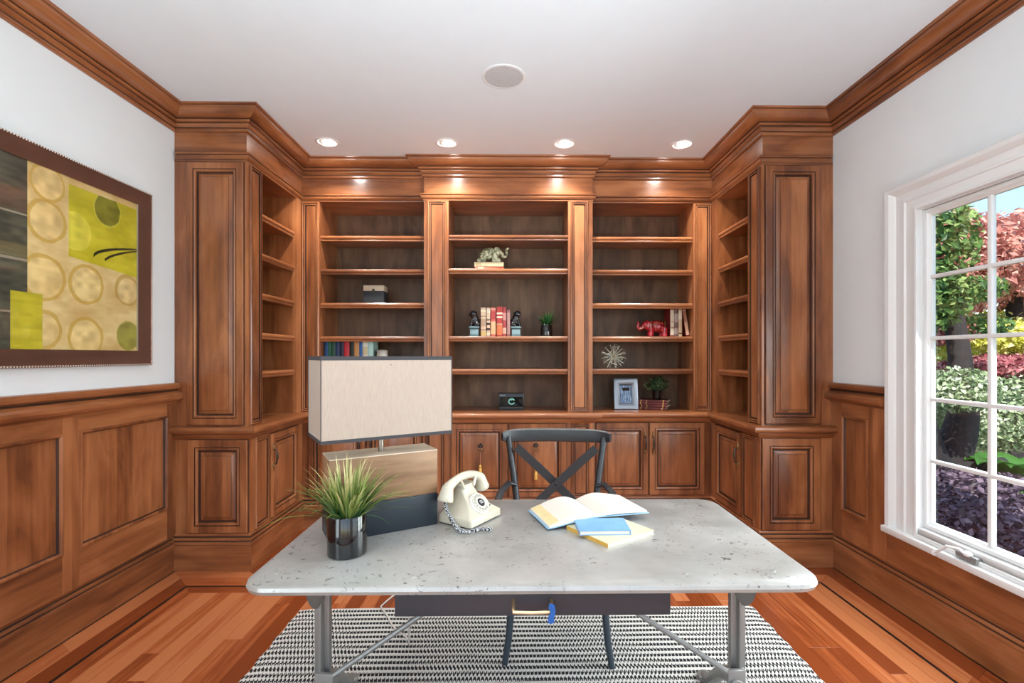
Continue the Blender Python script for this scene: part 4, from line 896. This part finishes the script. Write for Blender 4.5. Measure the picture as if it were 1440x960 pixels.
def lion(x, face, label):
    o = thing('lion_bookend', (x, YS + .045, SH[3]), 0, label, 'bookend', 'lion bookends')
    w_ = .042
    obj('pedestal', MB().box(-w_, w_, -.04, .045, 0, .010).box(-w_ + .006, w_ - .006, -.034, .04, .010, .070).box(-w_ - .002, w_ + .002, -.042, .047, .078, .088), PED, o, local=True, bev=.002)
    obj('pedestal_band', MB().box(-w_ + .002, w_ - .002, -.038, .043, .010, .017).box(-w_ + .002, w_ - .002, -.038, .043, .066, .078), PEDD, o, local=True)
    f = face * 1.25; mb = MB(); mb.ell((f * -.012, 0, .125), (.036, .030, .042)); mb.ell((f * -.002, 0, .160), (.032, .028, .036)); mb.ell((f * .008, -.004, .198), (.033, .030, .032)); mb.ell((f * .028, -.010, .190), (.014, .015, .012))
    for y in (-.018, .018):
        mb.tube([(f * .010, y, .155), (f * .022, y, .12), (f * .024, y, .094)], [.013, .011, .012], 8); mb.ell((f * -.020, y * 1.4, .108), (.026, .013, .020)); mb.ell((f * .002, y * 1.1, .220), (.008, .006, .009))
    mb.tube(smooth_path([(f * -.034, 0, .10), (f * -.044, 0, .125), (f * -.036, 0, .155)]), .007, 6); mb.box(-w_ + .006, w_ - .006, -.034, .04, .088, .094)
    blob('lion', mb, LB, o, .004)
lion(-.338, -1, 'black guardian lion bookend on teal pedestal at left of the books'); lion(.024, 1, 'black guardian lion bookend on teal pedestal at right of the books')
pl = thing('potted_grass', (.290, YS + .06, SH[3]), 0, 'small green grass plant in shiny black pot on centre shelf', 'plant'); pot(pl, .052, .105)
mb = MB(); blades(mb, 60, .03, (.10, .17), (.05, .8), .008, .09, 13, .5); blades(mb, 10, .03, (.15, .19), (.9, 1.3), .006, .09, 15, .8); obj('foliage', mb, grassmat('dark_grass_blades', .09, .25, rgb(14, 60, 26), rgb(34, 108, 44), rgb(104, 150, 92)), pl, local=True, kind='stuff')
# dark box with cream lid
bxo = thing('trinket_box', (-1.205, YS + .08, SH[2]), 0, 'small charcoal box with cream lid and clasp on upper left shelf', 'box')
obj('body', MB().box(-.088, .088, -.065, .065, 0, .112), plain('charcoal_linen_box', rgb(46, 50, 54), .7), bxo, local=True, bev=.002); obj('lid', MB().box(-.089, .089, -.066, .066, .112, .160), plain('cream_box_lid', rgb(206, 186, 160), .5), bxo, local=True, bev=.003)
cl_ = MB(); cl_.lathe([(.013, 0), (.013, .004), (.006, .007), (0, .008)], 14, (0, -.066, .118), M=Matrix.Rotation(R(90), 4, 'X')); cl_.box(-.003, .003, -.071, -.066, .100, .116); obj('clasp', cl_, STEEL, bxo, local=True)
tin = thing('small_jar', (-1.135, YS + .03, SH[4]), 0, 'small white jar with patterned rim showing above the lamp shade', 'jar')
obj('body', MB().lathe([(0, 0), (.040, 0), (.046, .01), (.046, .13), (.038, .142), (.036, .142), (.036, .01), (0, .008)], 28), plain('white_porcelain', rgb(214, 208, 196), .3), tin, local=True); obj('lid', MB().lathe([(.047, .140), (.047, .156), (.03, .164), (0, .166)], 28), plain('pale_grey_lid', rgb(190, 182, 172), .4), tin, local=True)
# black clock radio
rad = thing('clock_radio', (-.018, YS + .06, CT), 0, 'small black clock radio with round green display on centre worktop', 'radio')
obj('body', MB().box(-.110, .110, -.045, .045, .006, .145), plain('black_plastic', rgb(16, 17, 18), .3), rad, local=True, bev=.006); obj('base', MB().box(-.107, .107, -.042, .042, 0, .008), BLACKM, rad, local=True)
obj('screen', MB().box(-.100, .100, -.0465, -.044, .036, .112), plain('black_screen', rgb(5, 6, 8), .08), rad, local=True); obj('control_strip', MB().box(-.106, .106, -.0468, -.044, .014, .024), plain('grey_strip', rgb(70, 68, 70), .4), rad, local=True)
GLO = N('green_display'); GLO.p(base=rgb(60, 110, 100), emit=rgb(130, 190, 176), es=.75); GLO = GLO.m
mb = MB(); mb.tube([(.004 + .026 * math.cos(q), -.048, .074 + .022 * math.sin(q)) for q in np.linspace(.5, 5.8, 22)], .0055, 6); mb.box(-.012, -.006, -.049, -.047, .080, .100); mb.box(.0, .006, -.049, -.047, .082, .102); mb.box(.012, .018, -.049, -.047, .084, .104); obj('display_mark', mb, GLO, rad, local=True)
mb = MB()
for i, x in enumerate((-.098, -.088, -.079, -.069, -.060)): mb.box(x, x + .007, -.0462, -.0448, .124, .132 - .001 * (i % 2))
obj('name_print', mb, plain('silver_print', rgb(170, 176, 184), .5), rad, local=True)
# silver photo frame with a picture, leaning back
pf = thing('photo_frame', (.990, YS + .055, CT), R(-3), 'silver photo frame with blue toned picture leaning back on right worktop', 'picture frame')
TL = Matrix.Rotation(R(-9), 4, 'X'); mb = MB(); st2 = mb.rings((-.105, 0, .0), (1, 0, 0), (0, -1, 0), .21, .272, [(0, 0, 0), (.002, .012, 0), (.010, .014, 0), (.036, .010, 0), (.040, .014, 0), (.046, .012, 0), (.056, .002, 0)], thick=.012)
fo = obj('frame', mb, plain('brushed_silver', rgb(140, 143, 150), .3, .8), pf, local=True); fo.data.transform(TL)
def print_grid(name, parent, nu, nv, fn, pos, mat=None, **k):
    u = (np.arange(nu) + .5) / nu; v = (np.arange(nv) + .5) / nv; U, V_ = np.meshgrid(u, v); c = np.clip(fn(U, V_), 0, 1)
    mb = MB(); vs = [pos(i / nu, j / nv) for j in range(nv + 1) for i in range(nu + 1)]; s1 = nu + 1
    me = bpy.data.meshes.new(name); me.from_pydata([tuple(p) for p in vs], [], [(j * s1 + i, j * s1 + i + 1, j * s1 + s1 + i + 1, j * s1 + s1 + i) for j in range(nv) for i in range(nu)])
    ca = me.color_attributes.new('print', 'BYTE_COLOR', 'CORNER'); cols = np.ones((nu * nv, 4, 4), dtype=np.float32); cols[:, :, :3] = c.reshape(-1, 3)[:, None, :]
    ca.data.foreach_set('color_srgb', cols.reshape(-1)); me.materials.append(mat or PRINT)
    o = bpy.data.objects.new(name, me); COL.objects.link(o); o.parent = parent
    if parent: W[o] = W[parent]
    return o
def C3(r, g, b): return np.array((r, g, b), dtype=float) / 255
def vnoise(U, V_, f, seed):
    g = np.random.RandomState(seed); G = g.rand(64, 64); x = U * f; y = V_ * f; xi = np.floor(x).astype(int) % 63; yi = np.floor(y).astype(int) % 63; fx = x - np.floor(x); fy = y - np.floor(y); fx = fx * fx * (3 - 2 * fx); fy = fy * fy * (3 - 2 * fy)
    return (G[yi, xi] * (1 - fx) + G[yi, xi + 1] * fx) * (1 - fy) + (G[yi + 1, xi] * (1 - fx) + G[yi + 1, xi + 1] * fx) * fy
def pic(U, V_):
    a = vnoise(U, V_ * .35, 14, 1); b = vnoise(U, V_, 9, 2); f = .55 * a + .45 * b; col = C3(60, 96, 140) * (1 - f[..., None]) + C3(206, 222, 240) * f[..., None]
    tr = (np.abs((U * 6.5 + .25 * np.sin(V_ * 7)) % 1 - .5) < .13) & (V_ > .05); col[tr] = C3(66, 84, 112); edge = (V_ > .93) | (U > .95); col[edge] = C3(30, 44, 70); return col
ph = print_grid('photo', pf, 24, 34, pic, lambda u, v: TL @ V((-.105 + .052 + u * .106, -.0035, .052 + v * .168)))
mb = MB(); mb.box(-.03, .03, 0, .004, 0, .20, M=Matrix.Translation((0, .018, .19)) @ Matrix.Rotation(R(16 + 180), 4, 'X')); obj('easel_back', mb, BLACKM, pf, local=True)
# small leafy plant on the red books
bp = thing('leafy_plant', (1.262, YS + .062, CT + .0862), 0, 'small bushy plant in dark pot standing on stacked red books', 'plant'); pot(bp, .042, .078, .034)
def leaves(mb, n, c, r, size, seed, up=.4, shell=.45, fold=.25, aspect=.5, squash=None):
    g = np.random.RandomState(seed); d = g.normal(size=(n, 3)); d /= np.linalg.norm(d, axis=1)[:, None]; rad = shell + (1 - shell) * g.rand(n) ** .6
    p = np.array(c) + d * np.array(r) * rad[:, None]
    nrm = d * .6 + g.normal(size=(n, 3)) * .55 + np.array((0, 0, up)); nrm /= np.linalg.norm(nrm, axis=1)[:, None]
    t = np.cross(nrm, g.normal(size=(n, 3))); t /= np.linalg.norm(t, axis=1)[:, None]; b = np.cross(nrm, t); s_ = size * (.6 + .8 * g.rand(n))[:, None]
    v0 = p - t * s_ * .5; v2 = p + t * s_ * .5; v1 = p + b * s_ * aspect * .5 + nrm * s_ * fold * .3; v3 = p - b * s_ * aspect * .5 + nrm * s_ * fold * .3
    vs = np.stack([v0, v1, v2, v3], 1).reshape(-1, 3); o = len(mb.v); mb.v += [tuple(q) for q in vs.tolist()]
    for i in range(n): mb.f += [(o + 4 * i, o + 4 * i + 1, o + 4 * i + 2), (o + 4 * i, o + 4 * i + 2, o + 4 * i + 3)]; mb.m += [0, 0]
mb = MB(); leaves(mb, 340, (0, 0, .135), (.105, .085, .072), .026, 7, shell=.3); obj('foliage', mb, leafmat('small_green_leaves', [rgb(18, 44, 20), rgb(50, 92, 48), rgb(128, 156, 104)]), bp, local=True, kind='stuff', smooth=0)
mb = MB()
for a in range(9): q = a * .7; mb.tube([(0, 0, .06), (.03 * math.cos(q), .03 * math.sin(q), .10), (.07 * math.cos(q), .06 * math.sin(q), .15)], .0018, 5)
obj('stem', mb, cm(70, 80, 40), bp, local=True)
# starburst ornament of open metal wedges
sb = thing('starburst_ornament', (.875, YS + .045, SH[4]), 0, 'silver starburst ornament of open wire wedges on right shelf', 'ornament')
CHAMP = plain('champagne_metal', rgb(232, 232, 214), .3, .4); rnd = random.Random(5); NB = 20; cz = .106
obj('core', MB().ell((0, 0, cz), .010, 12, 8), plain('gold_core', rgb(214, 180, 100), .25, .8), sb, local=True)
for i in range(NB):
    zq = 1 - 2 * (i + .5) / NB; aq = i * 2.39996; d = V((math.sqrt(1 - zq * zq) * math.cos(aq), math.sqrt(1 - zq * zq) * math.sin(aq) * .85, zq)).normalized()
    if d.y > .75: continue
    a = d.cross(V((0, 1, .3))).normalized(); c0 = V((0, 0, cz)); m_ = MB(); rr = .106 if d.z > -.93 else .104
    q = [c0 + d * .012, c0 + d * rr + a * .025, c0 + d * rr - a * .025]; m_.tube([q[0], q[1], q[2], q[0]], .0032, 5); obj('wedge', m_, CHAMP, sb, local=True)
# tassels hanging on the lion pulls, blue tag on the desk drawer pull
def tassel(x, z, label, zt):
    o = thing('tassel', (x, YCL - .037, z), 0, label, 'tassel', 'tassels on the lion ring pulls')
    obj('loop', MB().tube([(0, 0, 0), (.002, 0, -.05), (-.001, 0, zt)], .0022, 6), cm(196, 132, 104), o, local=True)
    obj('head', MB().lathe([(0, zt + .006), (.008, zt), (.010, zt - .012), (.007, zt - .02), (.011, zt - .026), (.015, zt - .075), (.012, zt - .084), (0, zt - .084)], 14), plain('gold_silk', rgb(224, 176, 84), .6), o, local=True)
tassel(-.27, .629, 'gold tassel on the left lion ring pull, just above the telephone', -.105); tassel(.185, .632, 'gold tassel on the right lion ring pull, seen through the chair back', -.142)
tg = thing('cloth_tag', (.108, 1.402, .686), 0, 'small bright blue cloth tag on right end of brass drawer handle', 'tag')
pts = [(-.004, 0, .026), (.010, -.001, .022), (.013, -.002, .004), (.008, -.003, -.014), (.010, -.002, -.026), (.000, -.002, -.032), (-.010, -.001, -.028), (-.007, -.003, -.010), (-.002, -.004, .004), (-.008, -.002, .014)]
mb = MB(); k = len(pts); vs = [(x, y - .0015, z) for x, y, z in pts] + [(x, y + .0015, z) for x, y, z in pts]; mb.add(vs, [tuple(range(k)), tuple(range(k, 2 * k))[::-1]] + [(j, (j + 1) % k, k + (j + 1) % k, k + j) for j in range(k)]); obj('cloth', mb, cm(22, 92, 170), tg, local=True)
# ------------------------------------------------------------------ framed painting on the left wall
PY0, PY1, PZ0, PZ1 = 1.66, 3.055, 1.362, 2.412
pt = thing('framed_painting', (XL, (PY0 + PY1) / 2, PZ0), 0, 'large abstract painting of rings and yellow blocks in bronze frame', 'painting')
FRM = plain('bronze_frame', rgb(124, 92, 78), .24, .6, coat=.3)
fwd = .088; mb = MB(); mb.rings((XL, PY0, PZ0), (0, 1, 0), (1, 0, 0), PY1 - PY0, PZ1 - PZ0, [(0, 0, 0), (0, .030, 0), (.004, .036, 0), (.010, .036, 0), (.014, .033, 0), (fwd - .008, .016, 0), (fwd, .014, 0), (fwd, .004, 0)]); obj('frame', mb, FRM, pt)
mb = MB(); n_b = 76
def bead(y, z): mb.ell((XL + .0365, y, z), .0038, 6, 4)
for i in range(int((PY1 - PY0) / .014)):
    for z in (PZ0 + .007, PZ1 - .007): bead(PY0 + .007 + i * .014, z)
for i in range(int((PZ1 - PZ0) / .014)):
    for y in (PY0 + .007, PY1 - .007): bead(y, PZ0 + .007 + i * .014)
obj('bead_trim', mb, plain('pewter_beads', rgb(226, 214, 202), .3, .5), pt, kind='stuff')
IY0, IY1, IZ0, IZ1 = PY0 + fwd, PY1 - fwd, PZ0 + fwd, PZ1 - fwd
def art(U, V_):
    Y = IY0 + U * (IY1 - IY0); Z = IZ0 + V_ * (IZ1 - IZ0); n1 = vnoise(U, V_, 9, 3); n2 = vnoise(U, V_, 31, 4); n3 = vnoise(U * .4, V_, 60, 5)
    f = (.55 * n1 + .30 * n2 + .15 * n3)[..., None]; col = C3(196, 160, 96) * (1 - f) + C3(240, 222, 164) * f
    def paint(m, c0, c1, g=None):
        gg = f if g is None else g; z = c0 * (1 - gg) + c1 * gg; col[m] = z[m]
    def ringat(y, z, r, t, c, fillc=None, lim=None, fm=.4):
        d = np.hypot(Y - y, Z - z) + (n2 - .5) * .006; m = np.abs(d - r) < t * (.7 + .6 * n1); mf = d < r
        if lim is not None: m &= lim; mf &= lim
        if fillc is not None: col[mf] = col[mf] * (1 - fm) + (fillc * (.82 + .36 * n2[..., None]))[mf] * fm
        col[m] = col[m] * .45 + c * .55
    right = Y > 2.30; oc = C3(190, 150, 52)
    for a in ((2.405, 2.255, .085), (2.400, 2.070, .095), (2.385, 1.795, .105), (2.385, 1.545, .085), (2.622, 1.795, .098), (2.618, 1.515, .100)): ringat(a[0], a[1], a[2], .009, oc, C3(232, 206, 138), right)
    ringat(2.895, 1.80, .082, .010, C3(176, 140, 60), C3(226, 206, 150)); ringat(2.900, 1.535, .080, .006, C3(150, 150, 60), C3(128, 132, 44), None, .75)
    blk = (Y > 2.515) & (Z > 1.925 - (Y - 2.515) * .09) & (Z < 2.290); paint(blk, C3(170, 160, 22), C3(226, 214, 60)); ringat(2.55, 2.06, .10, .0, oc, C3(236, 226, 110), blk); ringat(2.755, 2.225, .088, .005, C3(222, 212, 100), C3(112, 112, 34), blk, .8)
    for a, b, c, e, w_ in ((2.66, .31, 1.945, .5, .0034), (2.73, .24, 1.935, .62, .0030)):
        t = np.clip((Y - a) / b, 0, 1); m = (np.abs(Z - (c + .11 * t ** e)) < w_ * (1.2 + 1.6 * (1 - t))) & (Y > a + .004); col[m] = C3(30, 32, 16)
    left = Y < 2.305; dkf = (.5 * n1 + .5 * n3)[..., None]; paint(left, C3(38, 42, 36), C3(104, 104, 84), dkf)
    br = left & (np.abs(Z - 2.13) < .05); col[br] = col[br] * .5 + C3(116, 78, 60) * .5; ln = left & ((np.abs(Z - 2.07) < .004) | (np.abs(Z - 1.86) < .005) | (np.abs(Z - 1.62) < .004)); col[ln] = C3(150, 140, 120)
    b2 = left & (np.abs(Z - 1.90) < .03); col[b2] = col[b2] * .4 + C3(128, 112, 70) * .6
    yl = (Y > 2.228) & (Y < 2.378) & (Z < 1.715); paint(yl, C3(160, 152, 24), C3(214, 200, 54), (.4 * n1 + .6 * n3)[..., None])
    far = Y < 2.0; col[far] = (C3(150, 140, 60) * (1 - f) + C3(210, 190, 120) * f)[far]
    return col
cv = print_grid('canvas', pt, 300, 212, art, lambda u, v: W[pt].inverted() @ V((XL + .006, IY0 + u * (IY1 - IY0), IZ0 + v * (IZ1 - IZ0))), vcol('painted_canvas', .45))
box('glazing', (XL + .0085, XL + .0105, IY0 + .0005, IY1 - .0005, IZ0 + .0005, IZ1 - .0005), PICGLASS, pt, smooth=0)
box('fillet', (XL + .004, XL + .0125, IY1 - .004, IY1, IZ0, IZ1), plain('silver_fillet', rgb(190, 184, 172), .3, .5), pt)
# ------------------------------------------------------------------ garden outside the window
GROUND = plain('mulch_soil', rgb(104, 104, 72), .95, bump=.4, bscale=18, var=.2, vscale=3)
box('ground', (XR + .08, 22, -6, 24, -.30, -.12), GROUND, kind=ST)
BARK = plain('dark_bark', rgb(44, 42, 46), .9, bump=.5, bscale=25, var=.2)
def plant(name, label, cat, c, clumps, cols, trunk=None, group=None, trans=.35):
    o = thing(name, (c[0], c[1], -.12), 0, label, cat, group); mb = MB()
    for i, (n, ctr_, r, size) in enumerate(clumps): leaves(mb, int(n * 3.2), ctr_, r, size * .52, int(c[0] * 131 + c[1] * 17 + i * 7) % 9999, aspect=.55)
    f = obj('foliage', mb, leafmat(label[:24], cols, .5, trans), o, kind='stuff', smooth=0)
    if trunk:
        t = MB()
        for pts, rr in trunk: t.tube(smooth_path(pts, 3), list(np.linspace(rr[0], rr[1], (len(pts) - 1) * 3 + 1)), 12)
        obj('trunk', t, BARK, o)
    return o
g = rgb
plant('maple_tree', 'green leaved tree with thick dark trunk close outside the window', 'tree', (4.35, 5.1), [(520, (4.22, 4.95, 2.55), (.36, .5, .50), .17), (420, (4.12, 4.85, 2.0), (.28, .45, .36), .15), (170, (4.72, 5.0, 2.10), (.30, .3, .14), .14), (120, (5.0, 5.2, 1.75), (.25, .3, .12), .13)], [g(44, 78, 40), g(96, 132, 66), g(170, 190, 118)],
      [([(4.46, 5.06, -.14), (4.52, 5.03, .30), (4.62, 5.0, .70), (4.64, 5.0, 1.15), (4.55, 5.1, 2.4)], (.22, .07)), ([(4.42, 5.0, .18), (4.22, 4.95, .65), (4.02, 4.9, 1.5)], (.14, .06)), ([(4.28, 4.88, .24), (4.52, 4.82, .30), (4.85, 4.78, .36)], (.085, .06))])
plant('red_maple', 'red leaved maple tree rising to the sky outside the window', 'tree', (7.4, 7.2), [(2300, (7.6, 7.3, 2.85), (1.8, 1.3, .72), .22), (1300, (6.1, 6.9, 2.7), (.8, .8, .8), .20)], [g(150, 84, 80), g(214, 146, 134), g(246, 206, 190)], [([(7.4, 7.2, -.14), (7.5, 7.2, 1.2), (7.4, 7.2, 3.0)], (.16, .08))])
plant('yellow_maple', 'yellow green shrub behind the dark red one outside the window', 'shrub', (7.9, 7.9), [(1500, (7.8, 7.7, 1.72), (1.8, .9, .50), .17), (900, (6.25, 6.0, 1.62), (.55, .35, .24), .13), (500, (5.2, 6.0, 1.75), (.35, .3, .16), .12)], [g(160, 164, 50), g(220, 216, 96), g(248, 244, 170)])
plant('red_shrub', 'low dark red shrub in the middle of the garden view', 'shrub', (6.5, 6.4), [(1000, (5.9, 5.75, 1.28), (.9, .35, .16), .12), (500, (5.1, 5.9, 1.70), (.5, .4, .16), .12)], [g(110, 48, 56), g(170, 88, 98), g(224, 160, 160)])
plant('variegated_shrub', 'pale green variegated shrub beside the dark trunk', 'shrub', (6.0, 5.8), [(3000, (5.7, 5.7, .78), (1.2, .7, .48), .11), (520, (4.25, 4.6, 1.10), (.35, .25, .22), .10)], [g(70, 96, 62), g(158, 178, 130), g(232, 234, 212)])
plant('purple_groundcover', 'dark purple leafy ground cover right under the window', 'shrub', (3.5, 3.6), [(3600, (3.75, 3.85, .06), (1.15, 1.0, .42), .11), (2000, (3.05, 3.2, .10), (.5, .7, .38), .09)], [g(52, 40, 50), g(92, 74, 92), g(150, 128, 146)])
plant('far_hedge', 'tall pale green hedge at the far end of the garden', 'hedge', (11.5, 11.5), [(2600, (10.8, 11.2, 1.1), (4.0, 1.3, 1.3), .36), (1800, (13.5, 9.0, 1.1), (1.5, 3.0, 1.3), .36), (1000, (9.2, 11.5, 3.0), (1.4, 1.0, 1.3), .30)], [g(70, 108, 56), g(128, 156, 88), g(206, 212, 160)])
ho = thing('hosta', (4.95, 4.65, -.12), 0, 'hosta with large bright green leaves low in the window view', 'plant')
HM = leafmat('hosta_leaves', [g(50, 100, 44), g(76, 132, 60), g(110, 156, 84)], .4, .4)
for i in range(16):
    a = i * 2.4; l = .42 + .12 * (i % 3); d = V((math.cos(a), math.sin(a), 0)); sd_ = V((-d.y, d.x, 0)); m_ = MB(); vs = []; nseg = 7
    for k in range(nseg + 1):
        t = k / nseg; w_ = .16 * math.sin(math.pi * min(1, t * .92 + .06)) ** .8; p = V((4.95, 4.65, .12)) + d * (.06 + l * t) + V((0, 0, .30 * math.sin(t * 2.0) - .02 * (i % 4)))
        vs += [p - sd_ * w_ + V((0, 0, .03)), p, p + sd_ * w_ + V((0, 0, .03))]
    m_.add(vs, [q for k in range(nseg) for q in ((3 * k, 3 * k + 1, 3 * k + 4, 3 * k + 3), (3 * k + 1, 3 * k + 2, 3 * k + 5, 3 * k + 4))]); obj('leaf', m_, HM, ho)
